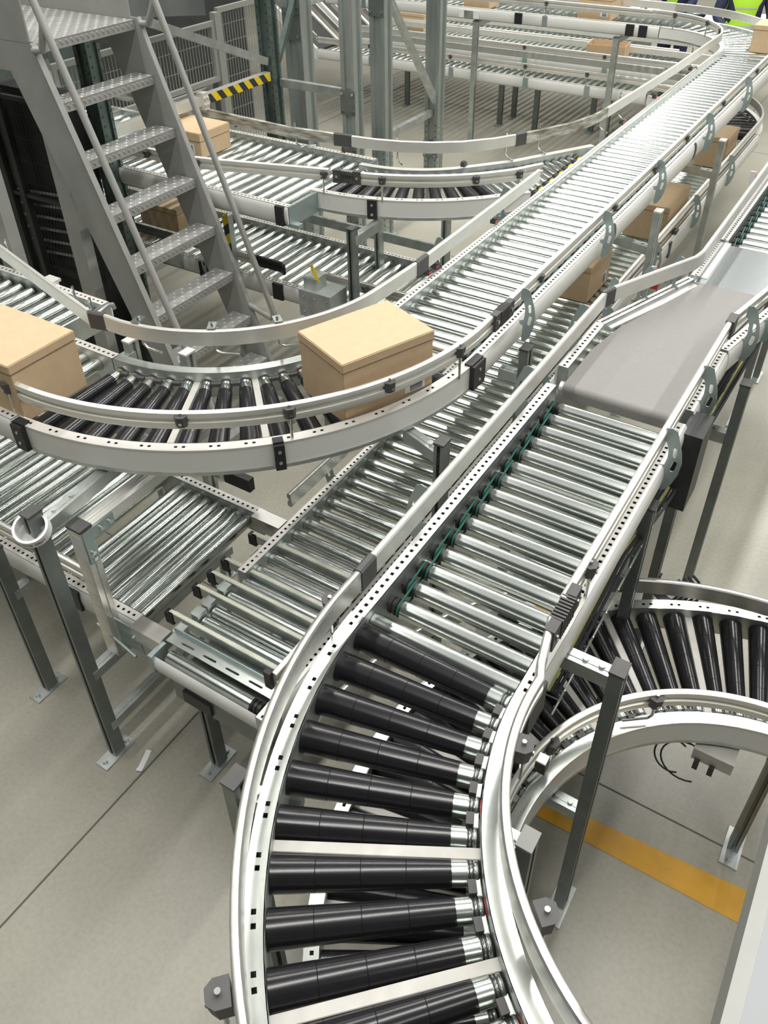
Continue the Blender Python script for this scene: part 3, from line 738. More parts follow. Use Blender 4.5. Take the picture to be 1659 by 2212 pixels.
# transfer unit
tr = thing('belt_transfer', 'low transfer unit with five ribbed narrow belts between steel rollers', 'conveyor')
MB().bbox(-1.735, -1.60, 1.10, 1.16, ZL - .06, ZL + .004).build('side_frame', 'alu_b', tr)
MB().bbox(-1.735, -1.60, 1.745, 1.80, ZL - .06, ZL + .004).build('side_frame', 'alu_b', tr)
for y in (1.235, 1.375, 1.453, 1.530, 1.690):
    m_ = MB(); m_.bbox(-1.66, -1.20, y - .009, y + .009, ZL - .052, ZL - .012); m_.build('belt_track', 'galv', tr)
    m_ = MB(); pts = []
    L0, L1, h0, h1 = -1.672, -1.195, ZL - .030, .018
    for k in range(9): a = PI / 2 + PI * k / 8; pts.append((L0 + h1 * math.cos(a), h0 + h1 * math.sin(a)))
    for k in range(9): a = -PI / 2 + PI * k / 8; pts.append((L1 + h1 * math.cos(a), h0 + h1 * math.sin(a)))
    full = []
    for i in range(len(pts)):
        a = pts[i]; b = pts[(i + 1) % len(pts)]; dd = math.hypot(a[0] - b[0], a[1] - b[1]); k = max(1, int(dd / .005))
        for j in range(k): full.append((a[0] + (b[0] - a[0]) * j / k, a[1] + (b[1] - a[1]) * j / k))
    nn = len(full); vs = []
    for i, (x, z) in enumerate(full):
        rr = .0016 * (i % 2); nz = (z - h0); nx = 0 if L0 < x < L1 else (x - (L0 if x < L0 else L1)); q = math.hypot(nx, nz) or 1
        vs += [(x + nx / q * rr, y - .0065, z + nz / q * rr), (x + nx / q * rr, y + .0065, z + nz / q * rr)]
    m_.add(vs, [(2 * i, 2 * i + 1, (2 * i + 3) % (2 * nn), (2 * i + 2) % (2 * nn)) for i in range(nn)])
    m_.build('ribbed_belt', 'belt_white', tr)
    MB().bbox(-1.70, -1.665, y - .012, y + .012, ZL - .07, ZL - .020).build('belt_nose', 'black', tr)
for y in (1.104, 1.188, 1.278, 1.330, 1.413, 1.495):
    me = roller_mesh('roller', .40, None) if y != 1.104 else roller_mesh('roller', .40, 1)
    o = link('roller', me, tr, loc=(-1.365, y, RL), rot=(1, 0, 0))
    if y == 1.104: link('grooved_hub', HUB[1], o, loc=(.155, 0, 0))
for y in (1.188, 1.278, 1.330, 1.413, 1.60): MB().bbox(-1.60, -1.572, y - .022, y + .022, ZL - .04, ZL - .004).bbox(-1.602, -1.600, y - .022, y + .022, ZL - .04, ZL + .003).build('roller_bracket', 'galv', tr)
for y in (1.303, 1.47): MB().bbox(-1.58, -1.15, y - .014, y + .010, RL - .028, RL - .022).build('cross_tie', 'tie', tr)
fp = plate_mesh('front_plate', [(0, 0), (.45, 0), (.45, .045), (0, .045)], [slot(.08 + .095 * k, .018, .008, .055, rot=PI / 2)[::-1] for k in range(4)], .003, 'lipsteel')
link('front_plate', fp, tr, loc=(-1.582, 1.118, ZL + .012))
MB().bbox(-1.582, -1.132, 1.160, 1.163, ZL + .012, ZL + .035).build('front_lip', 'blade', tr)
mb = MB(); mb.sweep([(-1.59, 1.062), (-1.13, 1.062)], ZL, [(.004, -.02), (-.006, -.03), (-.010, -.055), (-.006, -.08), (.004, -.10)]); mb.build('front_cover', 'cover', tr)
mb = MB(); mb.bbox(-1.53, -1.13, 1.066, 1.30, ZL - .19, ZL - .10); mb.build('drive_housing', 'galv_dark', tr)
MB().bbox(-1.48, -1.36, 1.055, 1.066, ZL - .17, ZL - .115).build('cable_port', 'black', tr)
MB().bbox(-1.606, -1.588, 1.05, 1.12, ZL - .09, ZL - .008).build('corner_bracket', 'blade', tr)
MB().bbox(-1.14, -1.10, 1.05, 1.11, ZL - .09, ZL - .01).build('corner_bracket', 'blade', tr)
g = guide_rail(tr, [(-1.14, 1.135), (-1.138, 1.85)], ZL + .13, -1)
MB().bbox(-1.160, -1.135, 1.120, 1.135, ZL + .062, ZL + .135).build('rail_end_cap', 'black', g)
clamp(g, -1.12, 1.42, ZL + .115, 0, 1.1, ZL)

# C8 lower curve (right)
C8C = (.300, 1.190); R8 = .642
c8 = thing('curved_conveyor', 'lower curved conveyor of black tapered rollers at the right, passing under the upper curve', 'conveyor')
a8 = [77 + 5.04 * k for k in range(40)]
p8 = []
for a in a8:
    s0 = R(a - 70) * (R8 + W); p8 += [s0 - .0125, s0 + .0125]
side_frame(c8, arc(C8C, R8 + W, 70, 275, 90), ZL, -1, 'curve', [p for p in p8 if p > .02], strip='lipsteel')
side_frame(c8, arc(C8C, R8, 70, 275, 80), ZL, 1, 'curve', None, strip='lipsteel')
curve_rollers(c8, C8C, R8, a8, RL, red=(2, 5, 8, 11, 14, 17), tie=[a8[k] + 2.5 for k in (1, 4, 7, 10, 13, 16, 19, 22, 25)])
guide_rail(c8, arc((.20, 1.08), 1.120, 76, 190, 50), ZL + .13, -1, 'alu_b')
g = guide_rail(c8, arc((.240, 1.19), .618, 72, 250, 60), ZL + .13, 1)
for a in (128, 163):
    t = R(a); clamp(g, .240 + .602 * math.cos(t), 1.19 + .602 * math.sin(t), ZL + .117, t + PI, 1.1, ZL + .02, -1)
mb = MB(); mb.box((.07, 1.76, ZL - .14), (.12, .07, .05)); o = mb.build('junction_box', 'tie', c8)
for k in range(2):
    MB().box((.03 + .045 * k, 1.722, ZL - .175), (.016, .02, .04)).build('cable_plug', 'black', c8)
    MB().tube([(-.02 + .04 * k + (.055 + .02 * k) * math.cos(R(q)) - .02, 1.72 + .02 * math.sin(R(q)), ZL - .19 + (.055 + .012 * k) * math.sin(R(q))) for q in range(0 - 60, -271 - 30, -15)], .003, 6).build('cable', 'cable', c8)

# C6 lower back-left
c6 = thing('wide_conveyor', 'lower wide roller conveyor behind the stair leading towards the long conveyor', 'conveyor')
side_frame(c6, [(-5.6, 3.42), (-1.68, 3.42)], ZL, -1, holes='auto'); side_frame(c6, [(-5.6, 4.06), (-1.68, 4.06)], ZL, 1, holes='auto')
rm6 = roller_mesh('roller', .60, None)
for i in range(52): link('roller', rm6, c6, loc=(-1.76 - .075 * i, 3.74, RL), rot=(random.uniform(0, 6), 0, PI / 2))
g = guide_rail(c6, [(-4.3, 3.425), (-3.05, 3.425)], ZL + .13, -1, 'alu_b')
guide_rail(c6, [(-3.25, 4.065), (-2.20, 4.065)], ZL + .13, 1, 'galv')
MB().sweep([(-3.06, 3.425), (-2.86, 3.425), (-2.82, 3.40)], ZL + .128, rail_prof(-1)).build('rail_end_cap', 'black', g)
g = guide_rail(c6, [(-2.63, 3.44), (-2.0, 3.46)], ZL + .13, -1, 'alu_b'); clamp(g, -2.61, 3.42, ZL + .115, -PI / 2, 1.0, ZL - .03)
clamp(g, -2.3, 3.43, ZL + .115, -PI / 2, 1.0)
for x in (-3.62, -3.42): blade(c6, x, 3.40, ZL + .12, -1, .9, PI / 2)
for x in (-2.88, -3.45): MB().box((x, 3.386, ZL - .05), (.07, .014, .10)).build('frame_bracket', 'black', c6)

# C5 upper back-left wide lane, its curve and merge
c5 = thing('wide_conveyor', 'wide upper roller conveyor behind the stair with one cardboard box on it', 'conveyor')
side_frame(c5, [(-5.6, 3.185), (-2.575, 3.185)], ZU, -1, holes='auto'); side_frame(c5, [(-5.6, 3.985), (-2.575, 3.985)], ZU, 1, holes='auto')
rm5 = roller_mesh('roller', .76, None)
for i in range(40):
    o = link('roller', rm5, c5, loc=(-2.625 - .075 * i, 3.585, RA), rot=(random.uniform(0, 6), 0, PI / 2))
MB().bbox(-2.582, -2.572, 3.17, 3.43, ZU - .11, ZU - .004).bbox(-2.572, -2.52, 3.17, 3.21, ZU - .11, ZU - .09).build('end_plate', 'blade', c5)
MB().bbox(-2.575, -2.570, 3.87, 4.00, ZU - .11, ZU - .004).build('end_plate', 'blade', c5)
g = guide_rail(c5, [(-5.0, 3.20), (-3.30, 3.215), (-3.10, 3.26), (-2.50, 3.435)], 1.437, -1)
for x, y, rd in ((-3.55, 3.19, None), (-3.21, 3.215, None), (-2.52, 3.41, ZU)): clamp(g, x, y, 1.42, -PI / 2, .9, rd)
bellows(g, -2.40, 3.458, 1.437, R(-75), .07)
MB().box((-2.62, 3.155, ZU - .05), (.05, .022, .10)).build('frame_bracket', 'black', c5)
g = guide_rail(c5, [(-4.6, 3.955), (-3.75, 3.915), (-3.1, 3.88), (-2.76, 3.915)], 1.437, 1, 'alu_worn')
sleeve_joint(g, [(-2.80, 3.905), (-2.69, 3.925)], 1.437, 1)
MB().tube([(-3.07, 3.90, 1.46), (-3.07, 3.91, ZU + .03), (-3.06, 3.93, ZU + .012), (-2.99, 3.99, ZU + .012)], .005, 8).build('bracket_rod', 'steel', g)
sensor(-2.80, 4.01, ZU, PI, 'dark photo sensor on the far flange of the wide conveyor near the rack uprights')
C5C = (-2.60, 4.573); R5 = .690
v5 = thing('curved_conveyor', 'short upper curved conveyor with black rollers merging into the long conveyor from the left', 'conveyor')
mdir = (math.cos(R(50)), math.sin(R(50)))
pe = (C5C[0] + (R5 + W) * math.cos(R(-40)), C5C[1] + (R5 + W) * math.sin(R(-40)))
pi_ = (C5C[0] + R5 * math.cos(R(-40)), C5C[1] + R5 * math.sin(R(-40)))
po5 = []
for k in range(10):
    s0 = R(4 + 5.2 * k) * (R5 + W); po5 += [s0 - .0125, s0 + .0125]
side_frame(v5, arc(C5C, R5 + W, -91, -40, 26) + [(pe[0] + mdir[0] * .17, pe[1] + mdir[1] * .17)], ZU, -1, 'curve', po5)
side_frame(v5, arc(C5C, R5, -91, -40, 22) + [(pi_[0] + mdir[0] * .30, pi_[1] + mdir[1] * .30), (-1.60, 4.83)], ZU, 1, 'curve', cover=False)
core5 = TCORE
curve_rollers(v5, C5C, R5, [-88 + 5.3 * k for k in range(10)], RA, clips=False, tie=(-56.2,))
# wedge of cut rollers
for k in range(16):
    q = Vector(pi_) + Vector(mdir) * (.02 + .055 * k)
    if k > 5: q = Vector((pi_[0] + mdir[0] * .30, pi_[1] + mdir[1] * .30)).lerp(Vector((-1.60, 4.83)), (k - 5) / 10.5)
    d = Vector((mdir[1], -mdir[0])); a = q + d * .03
    tlen = (X1L - .035 - a.x) / d.x; tlen = min(tlen, .405)
    if tlen < .05: continue
    m_ = MB(); Lr = tlen
    if tlen < .40:
        m_.lathe([(0, .008), (0, .024), (Lr - .045, .025), (Lr - .045, .021), (Lr - .025, .021), (Lr - .025, .023), (Lr, .022), (Lr, .008)], (a.x, a.y, RA), (d.x, d.y, 0), 16, mats=[1, 0, 0, 1, 1, 2 if k % 2 else 1, 1])
    else:
        m_.lathe([(0, .008), (0, .024), (Lr, .025), (Lr, .008)], (a.x, a.y, RA), (d.x, d.y, 0), 16, mats=[1, 0, 1])
    m_.build('roller', ['steel', 'black', 'yellow'], v5)
g = guide_rail(v5, arc((-2.62, 4.60), 1.165, -83, -36, 26) + [(-1.60, 4.05)], 1.437, -1)
for a in (-70, -47, -35.5): t = R(a); clamp(g, -2.62 + 1.18 * math.cos(t), 4.60 + 1.18 * math.sin(t), 1.42, t, .95, ZU - .01 if a != -47 else None)
g = guide_rail(v5, [(-2.72, 3.918), (-2.55, 3.94), (-2.40, 3.98), (-2.25, 4.045), (-2.11, 4.14), (-1.98, 4.28), (-1.89, 4.42)], 1.437, 1)
guide_rail(v5, [(-1.87, 4.455), (-1.80, 4.585), (-1.71, 4.77), (-1.66, 4.96), (-1.64, 5.15)], 1.437, 1, 'alu_worn')
guide_rail(v5, [(-1.64, 5.15), (-1.62, 5.6), (-1.585, 6.4), (-1.573, 7.3)], 1.437, 1)
sleeve_joint(g, [(-1.90, 4.40), (-1.868, 4.462)], 1.437, 1)
for x, y in ((-2.43, 3.99), (-1.94, 4.36), (-1.83, 4.56), (-1.66, 5.1), (-1.65, 5.4), (-1.62, 6.9)):
    MB().tube([(x - .01, y + .015, 1.46), (x - .01, y + .015, ZU + .02), (x + .02, y - .005, ZU + .01), (x + .06, y - .04, ZU + .01)], .005, 8).build('bracket_rod', 'steel', g)
sensor(-2.07, 4.10, ZU + .01, PI, 'tiny photo sensor standing on the inner flange of the merging curve')
t = R(-73); m_ = MB(); m_.box((0, .010, -.05), (.05, .018, .10))
for zz in (-.025, -.075): m_.cyl((0, .019, zz), (0, .022, zz), .007, 10, 1)
o = m_.build('frame_bracket', ['black', 'galv'], v5); o.location = (C5C[0] + 1.155 * math.cos(t), C5C[1] + 1.155 * math.sin(t), ZU); o.rotation_euler = (0, 0, t - PI / 2)

# ------------------------------------------------------------------ support posts
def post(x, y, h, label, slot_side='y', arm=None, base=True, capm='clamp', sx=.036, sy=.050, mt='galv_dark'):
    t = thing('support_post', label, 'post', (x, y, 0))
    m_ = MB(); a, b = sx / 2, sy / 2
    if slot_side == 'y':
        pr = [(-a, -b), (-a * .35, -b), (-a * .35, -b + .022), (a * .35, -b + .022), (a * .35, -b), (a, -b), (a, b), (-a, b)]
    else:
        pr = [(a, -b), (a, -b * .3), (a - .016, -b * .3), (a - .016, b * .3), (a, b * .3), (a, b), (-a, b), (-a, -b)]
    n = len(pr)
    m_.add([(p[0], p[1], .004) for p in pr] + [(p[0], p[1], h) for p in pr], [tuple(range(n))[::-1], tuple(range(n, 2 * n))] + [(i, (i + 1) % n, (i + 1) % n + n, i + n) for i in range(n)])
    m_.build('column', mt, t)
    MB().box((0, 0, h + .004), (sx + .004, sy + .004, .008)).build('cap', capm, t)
    if base:
        m_ = MB(); m_.box((0, -.01, .004), (.06, .15, .008)); m_.cyl((0, -.065, .008), (0, -.065, .022), .009, 8); m_.cyl((0, .045, .008), (0, .045, .022), .009, 8); m_.build('base_plate', 'galv', t)
    if arm:
        for (ax, ay, az, w_) in arm:
            m_ = MB(); d = Vector((ax, ay)); L_ = d.length; an = math.atan2(ay, ax)
            m_.box((ax / 2, ay / 2, az), (L_, .040, w_), 0, an)
            m_.box((ax / 2, ay / 2, az), (L_ - .002, .012, w_ + .004), 0, an)
            m_.cyl((ax * .15, ay * .15 - .0, az + w_ / 2), (ax * .15, ay * .15, az + w_ / 2 + .008), .008, 8); m_.cyl((ax * .3, ay * .3, az + w_ / 2), (ax * .3, ay * .3, az + w_ / 2 + .008), .008, 8)
            m_.build('support_arm', 'galv', t)
    return t
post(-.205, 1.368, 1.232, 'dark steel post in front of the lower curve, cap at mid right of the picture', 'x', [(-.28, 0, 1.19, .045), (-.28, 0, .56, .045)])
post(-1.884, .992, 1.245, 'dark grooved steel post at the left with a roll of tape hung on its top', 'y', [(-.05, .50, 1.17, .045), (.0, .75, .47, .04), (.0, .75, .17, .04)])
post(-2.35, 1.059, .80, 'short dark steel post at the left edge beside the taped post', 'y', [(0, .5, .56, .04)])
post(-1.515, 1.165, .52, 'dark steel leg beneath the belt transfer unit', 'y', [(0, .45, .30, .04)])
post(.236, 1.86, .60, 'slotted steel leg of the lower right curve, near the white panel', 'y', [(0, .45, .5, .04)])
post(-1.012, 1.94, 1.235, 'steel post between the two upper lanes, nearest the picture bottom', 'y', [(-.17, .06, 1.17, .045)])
post(-1.022, 2.63, 1.235, 'second steel post between the upper lanes, behind the nearest', 'x', [(-.10, 0, 1.10, .045)])
post(-1.005, 4.22, 1.235, 'third steel post standing between long conveyor and red emergency box', 'x', [(-.34, .08, 1.02, .045)], capm='strip', mt='galv')
post(-1.012, 5.52, 1.235, 'fourth and farthest steel post along the long conveyor, right of the boxed lane', 'x', [(-.34, .08, 1.02, .045)], capm='strip', mt='galv')
post(-.815, .655, 1.235, 'steel post with grey cap at the outer side of the front curve', 'x', [(.13, .06, 1.16, .045)])
post(-.238, .935, 1.095, 'steel post with grey cap inside the front curve', 'x', [(-.15, 0, 1.05, .045)], capm='stair')
post(-2.24, 3.24, 1.235, 'dark slotted post with black cap below the merging curve', 'y', [(.0, .24, 1.17, .05)])
post(-2.39, 1.885, 1.235, 'short galvanised stub post with square cap inside the left curve', 'x', [(.0, -.16, 1.17, .045)], mt='galv', capm='strip')
post(-2.13, 1.93, 1.235, 'galvanised stub post inside the left curve close to the stair foot', 'x', None, mt='galv', capm='strip')
post(-.391, 4.452, 1.18, 'nearer leg of the far right conveyor on the open floor', 'x', [(-.2, 0, .93, .05)])
post(-.392, 5.009, 1.18, 'farther leg of the far right conveyor on the open floor', 'x')
post(-.338, 2.04, 1.19, 'dark leg under the middle conveyor just above the lower curve', 'x', [(-.42, 0, .85, .05)])
post(-.338, 2.50, 1.19, 'dark leg under the belt drive cover', 'x', [(-.42, 0, .85, .05)])
post(-.05 - .2, 2.9, 1.18, 'dark leg under the bend of the belt conveyor', 'x', [(-.42, 0, .93, .05)])
k = 0
for x, y, h, l in ((-4.075, 8.20, 1.19, 'first from the right'), (-5.576, 8.20, 1.19, 'second from the right'), (-6.237, 8.20, 1.19, 'third from the right'), (-2.62, 8.16, 1.19, 'beside the black brackets')):
    post(x, y, h, 'tall galvanised post before the far bank of conveyors, ' + l, 'x', [(0, .4, 1.16, .04)], mt='galv', sx=.05)
for i, (x, y) in enumerate(((-4.084, 8.935), (-4.064, 9.265), (-3.6, 8.80), (-3.1, 9.2), (-2.8, 8.8), (-2.5, 9.3), (-4.9, 8.8), (-5.4, 9.1))):
    post(x, y, .60, 'short leg under the far lower conveyors, number %s counted towards the left' % ('one', 'two', 'three', 'four', 'five', 'six', 'seven', 'eight')[i] if False else 'short galvanised leg under the far lower conveyors', 'x', None, mt='galv_dark', sx=.05)['group'] = 'legs under the far lower conveyors'
post(-2.06, 3.90, 1.17, 'slotted galvanised leg under the middle of the merging curve', 'y', None, mt='galv')
post(-2.55, 3.97, 1.17, 'grey leg below the start of the merging curve', 'y', None, mt='galv')

# tape roll on the left post
tp = thing('tape_roll', 'white roll of printed tape hanging on top of the left post', 'tape roll', (-1.880, .975, 1.195))
mb = MB(); mb.lathe([(-.019, .045), (-.019, .053), (.019, .053), (.019, .045), (-.019, .045)], (0, 0, 0), (.25, -.35, .9), 36); mb.build('roll', 'label', tp)
fc_ = bpy.data.curves.new('print', 'FONT'); fc_.body = 'erie libri'; fc_.size = .022; fc_.extrude = .0002; fc_.align_x = 'CENTER'
tmp = bpy.data.objects.new('print', fc_); me = bpy.data.meshes.new_from_object(tmp); bpy.data.objects.remove(tmp)
AX = Vector((.25, -.35, .9)).normalized(); ref = Vector((.72, -.62, -.3)); ref = (ref - AX * ref.dot(AX)).normalized(); side = AX.cross(ref)
for v in me.vertices:
    th = v.co.x / .0536; q = (ref * math.cos(th) + side * math.sin(th)) * .0536 + AX * (v.co.y - .007); v.co = q
me.materials.clear(); me.materials.append(M['ink']); me.name = 'print'
link('printed_text', me, tp)

# ------------------------------------------------------------------ cardboard boxes
def carton(x, y, z, lx, ly, h, rz, label, lid=True, open_=False, barcode=None, seam=.035):
    t = thing('cardboard_box', label, 'box', (x, y, z), rz)
    m_ = MB()
    if open_:
        w_ = .005
        m_.bbox(-lx / 2, lx / 2, -ly / 2, ly / 2, 0, w_, 0)
        m_.bbox(-lx / 2, lx / 2, -ly / 2, -ly / 2 + w_, w_, h, 0); m_.bbox(-lx / 2, lx / 2, ly / 2 - w_, ly / 2, w_, h, 0)
        m_.bbox(-lx / 2, -lx / 2 + w_, -ly / 2 + w_, ly / 2 - w_, w_, h, 0); m_.bbox(lx / 2 - w_, lx / 2, -ly / 2 + w_, ly / 2 - w_, w_, h, 0)
        m_.build('body', ['card_top'], t)
    else:
        hb = h - seam if lid else h
        me = MB().bbox(-lx / 2, lx / 2, -ly / 2, ly / 2, 0, hb).mesh('body', ['card_top'])
        bmn = bmesh.new(); bmn.from_mesh(me); bmesh.ops.bevel(bmn, geom=bmn.edges[:], offset=.003, segments=2, affect='EDGES'); bmn.to_mesh(me); bmn.free()
        link('body', me, t)
        if lid:
            me = MB().bbox(-lx / 2 - .003, lx / 2 + .003, -ly / 2 - .003, ly / 2 + .003, hb + .0005, h).mesh('lid', ['card_top'])
            bmn = bmesh.new(); bmn.from_mesh(me); bmesh.ops.bevel(bmn, geom=bmn.edges[:], offset=.003, segments=2, affect='EDGES'); bmn.to_mesh(me); bmn.free()
            link('lid', me, t)
    if barcode:
        face, u, v, bw, bh = barcode     # face '+x','-y'
        m_ = MB(); m2 = MB(); e = .0045
        if face == '-y':
            m_.box((u, -ly / 2 - .0008, v), (bw, .0008, bh))
            zz = -bh / 2 + .008
            while zz < bh / 2 - .008:
                q = random.choice((.0015, .0025, .004)); m2.box((u + bw * .06, -ly / 2 - .0016, v + zz), (bw * .62, .0005, q)); zz += q + random.choice((.002, .003))
        else:
            m_.box((lx / 2 + .0008, u, v), (.0008, bw, bh))
            zz = -bh / 2 + .008
            while zz < bh / 2 - .008:
                q = random.choice((.0015, .0025, .004)); m2.box((lx / 2 + .0016, u - bw * .06, v + zz), (.0005, bw * .62, q)); zz += q + random.choice((.002, .003))
        l = m_.build('shipping_label', 'label', t); m2.build('barcode', 'ink', l)
    return t
ZR = RA + .0252; ZR3 = RL + .0252
# big box: near corner (-1.303,1.796), edge to (-1.164,2.136), edge to (-1.544,1.902)
an = math.atan2(2.136 - 1.796, -1.164 + 1.303)
cxb = (-1.164 - 1.544) / 2; cyb = (2.136 + 1.902) / 2
carton(cxb, cyb, ZR, .365, .265, .235, an, 'large closed tan cardboard box in the curve bend, right of the stair', True, False, ('-y', .105, .070, .085, .088))
carton(-2.405, 1.395, ZR, .365, .268, .222, 0, 'large closed tan cardboard box cut off by the left picture edge')
carton(-3.66, 3.675, ZR, .345, .26, .145, 0, 'low cardboard box with white label behind the stair on the wide conveyor', True, False, ('-y', .08, .05, .085, .06), .05)
carton(-4.06, 3.82, ZR3, .34, .34, .17, 0, 'shadowed cardboard box behind the stair on the lower wide conveyor', True, False, ('+x', .02, .08, .07, .06))
carton(-1.408, 4.28, ZR3, .265, .34, .215, 0, 'cardboard box on the lower lane emerging under the long conveyor, nearest of three', True, False, ('+x', .09, .05, .07, .07))
carton(-1.29, 5.35, ZR3, .27, .46, .225, 0, 'cardboard box on the lower lane, middle of three under the long conveyor', True)
carton(-1.31, 6.82, ZR3, .26, .34, .225, 0, 'cardboard box on the lower lane, farthest of three under the long conveyor', True)
carton(-3.06, 9.29, ZR3, .40, .27, .21, .12, 'open empty cardboard box on the far lower conveyor bank', False, True)
carton(-4.15, 8.45, ZR, .28, .24, .16, 0, 'cardboard box at the top edge left of its neighbour on the farthest upper conveyor')
carton(-2.925, 8.45, ZR, .32, .26, .20, 0, 'cardboard box with barcode label near the far curve on the upper conveyor', True, False, ('-y', .10, .07, .07, .07))
carton(-5.72, 9.84, ZR3, .36, .26, .20, 0, 'cardboard box seen between rack uprights on the far lower bank')
carton(-1.20, 7.86, ZR, .36, .27, .20, 0, 'cardboard box at the right edge on the far upper curve')
# ------------------------------------------------------------------ stair
st = thing('steel_stair', 'grey painted steel stair with chequer plate treads and tube handrails', 'stair')
YA, YB = 2.4985, 3.0785
def tread(x, z, depth, name):
    m_ = MB(); w_ = YB - YA
    m_.bbox(x - depth, x, YA, YB, z - .005, z); m_.bbox(x - .004, x, YA, YB, z - .042, z - .004); m_.bbox(x - depth, x - depth + .004, YA, YB, z - .042, z - .004)
    nx = max(2, int(depth / .030)); ny = int(w_ / .030)
    for i in range(nx):
        for j in range(ny):
            px = x - depth + depth * (i + .5) / nx; py = YA + w_ * (j + .5) / ny; a = R(45 if (i + j) % 2 else -45)
            c, s_ = math.cos(a), math.sin(a); l_, q = .0115, .0042
            pts = [(l_, 0), (0, q), (-l_, 0), (0, -q)]
            vs = [(px + u * c - v * s_, py + u * s_ + v * c, z) for u, v in pts] + [(px, py, z + .0042)]
            m_.add(vs, [(0, 1, 4), (1, 2, 4), (2, 3, 4), (3, 0, 4)])
    for j in range(ny):
        py = YA + w_ * (j + .5) / ny; vs = [(x, py - .010, z - .010), (x, py - .004, z - .006), (x, py + .010, z - .032), (x, py + .004, z - .036), (x + .006, py, z - .021)]
        m_.add(vs, [(0, 1, 4), (1, 2, 4), (2, 3, 4), (3, 0, 4)])
    return m_.build(name, 'tread', st)
for i in range(8): tread(-3.277 + .0888 * i + .0, 1.865 - .2415 * i, .125, 'tread')
tread(-3.345, 2.106, 1.05, 'platform')
for y, s_ in ((YA - .006, -1), (YB + .006, 1)):
    m_ = MB(); xt, zt_ = -3.33, 2.115; xb, zb = -2.60, 0.0; wv = .16
    pts = [(xt, zt_), (xb, zb), (xb - wv, zb), (xt - wv - .06, zt_ - .14), (-4.4, zt_ - .14), (-4.4, zt_)]
    for yy in (y - .003, y + .003): m_.add([(a, yy, b) for a, b in pts], [tuple(range(6))])
    for (a, b), (c, d) in zip(pts, pts[1:] + pts[:1]): m_.add([(a, y - .003, b), (c, y - .003, d), (c, y + .003, d), (a, y + .003, b)], [(0, 1, 2, 3)])
    # front flange
    dxy = Vector((xb - xt, zb - zt_)).normalized()
    m_.add([(xt, y - .003, zt_), (xb, y - .003, zb), (xb, y + s_ * .028, zb), (xt, y + s_ * .028, zt_)], [(0, 1, 2, 3)])
    m_.add([(xt - .005, y - .003, zt_), (xb - .005, y - .003, zb), (xb - .005, y + s_ * .028, zb), (xt - .005, y + s_ * .028, zt_)], [(0, 1, 2, 3)])
    m_.build('stringer', 'stair', st)
    yy = y + s_ * .018; off = .165
    m_ = MB()
    t0 = Vector((xt + off - .28, yy, zt_ + .80)); t1 = Vector((xt + off + .66 - .165, yy, .70)) if s_ > 0 else Vector((xb + off - .1, yy, .25))
    xm = lambda zz: -3.205 + (2.13 - zz) * .352 + (0.018 if s_ > 0 else 0)
    z1 = .70 if s_ > 0 else .25
    pts = [(xm(2.95), yy, 2.95), (xm(z1), yy, z1)]
    if s_ > 0: pts += [(xm(z1) - .02, yy, z1 - .03), (xm(z1) - .20, yy, z1 + .02)]
    m_.tube(pts, .0165, 12)
    m_.tube([(xt + .0, yy, 2.085), (xt + .055, yy, 2.09), (xm(2.20), yy, 2.20)], .0165, 12)
    m_.build('handrail', 'stair', st)
    m_ = MB(); m_.bbox(-4.4, -3.37, y - .004, y + .004, 2.106, 2.40); m_.build('kick_plate', 'stair', st)
for (x, y) in ((-3.45, 2.56), (-4.35, 2.56)):
    MB().bbox(x - .05, x + .05, y - .03, y + .03, 0, 2.06).build('leg', 'stair', st)

t = thing('platform_column', 'pale grey steel column at the far left edge in front of the dark mesh cage', 'column', (-3.34, 2.10, 0))
MB().bbox(-.05, .05, -.03, .03, .01, 2.10).build('column', 'stair', t); MB().bbox(-.08, .08, -.06, .06, 0, .01).build('base_plate', 'stair', t)
# ------------------------------------------------------------------ pallet rack uprights with perforated faces
def upright(x, y, h, label, w=.10, d=.08, m_='darkgreen'):
    t = thing('rack_upright', label, 'rack upright', (x, y, 0))
    mb = MB(); a, b = w / 2, d / 2
    pr = [(-a, -b), (-a * .45, -b), (-a * .40, -b + .014), (a * .40, -b + .014), (a * .45, -b), (a, -b), (a, -b * .2), (a - .014, -b * .1), (a - .014, b * .5), (a, b * .6), (a, b), (-a, b)]
    n = len(pr)
    mb.add([(p[0], p[1], 0) for p in pr] + [(p[0], p[1], h) for p in pr], [tuple(range(n))[::-1], tuple(range(n, 2 * n))] + [(i, (i + 1) % n, (i + 1) % n + n, i + n) for i in range(n)])
    solid = len(mb.f)
    for k in range(int(h / .05) if m_ == 'darkgreen' else 14):
        z = .04 + .05 * k
        mb.box((-a * .72, -b - .0004, z), (.008, .001, .012)); mb.box((a * .72, -b - .0004, z + .02), (.008, .001, .012)); mb.box((a + .0004, -b * .6, z), (.001, .008, .012)); mb.box((a + .0004, b * .8, z + .02), (.001, .007, .010))
    mb.m = [0] * solid + [1] * (len(mb.f) - solid)
    mb.build('column', [m_, 'ink'], t)
    MB().box((0, 0, .005), (w + .06, d + .06, .010)).build('base_plate', 'galv', t)
    return t
upright(-3.80, 3.14, 3.6, 'perforated rack upright directly behind the stair treads', .10, .09)
upright(-3.80, 4.62, 3.6, 'perforated rack upright at the end of the black and yellow beam', .10, .09)
upright(-3.88, 5.05, 3.6, 'broad galvanised rack upright second from the left beyond the wide conveyor', .15, .13, 'rackgalv')
upright(-3.15, 4.62, 3.6, 'galvanised rack upright with splice plate right above the guide rail sleeve', .10, .10, 'rackgalv')
upright(-3.60, 5.68, 3.6, 'galvanised rack upright with bolted top plate, left end of the diagonal brace', .13, .11, 'rackgalv')
upright(-3.60, 6.52, 3.6, 'galvanised rack upright at the right end of the diagonal brace', .13, .11, 'rackgalv')
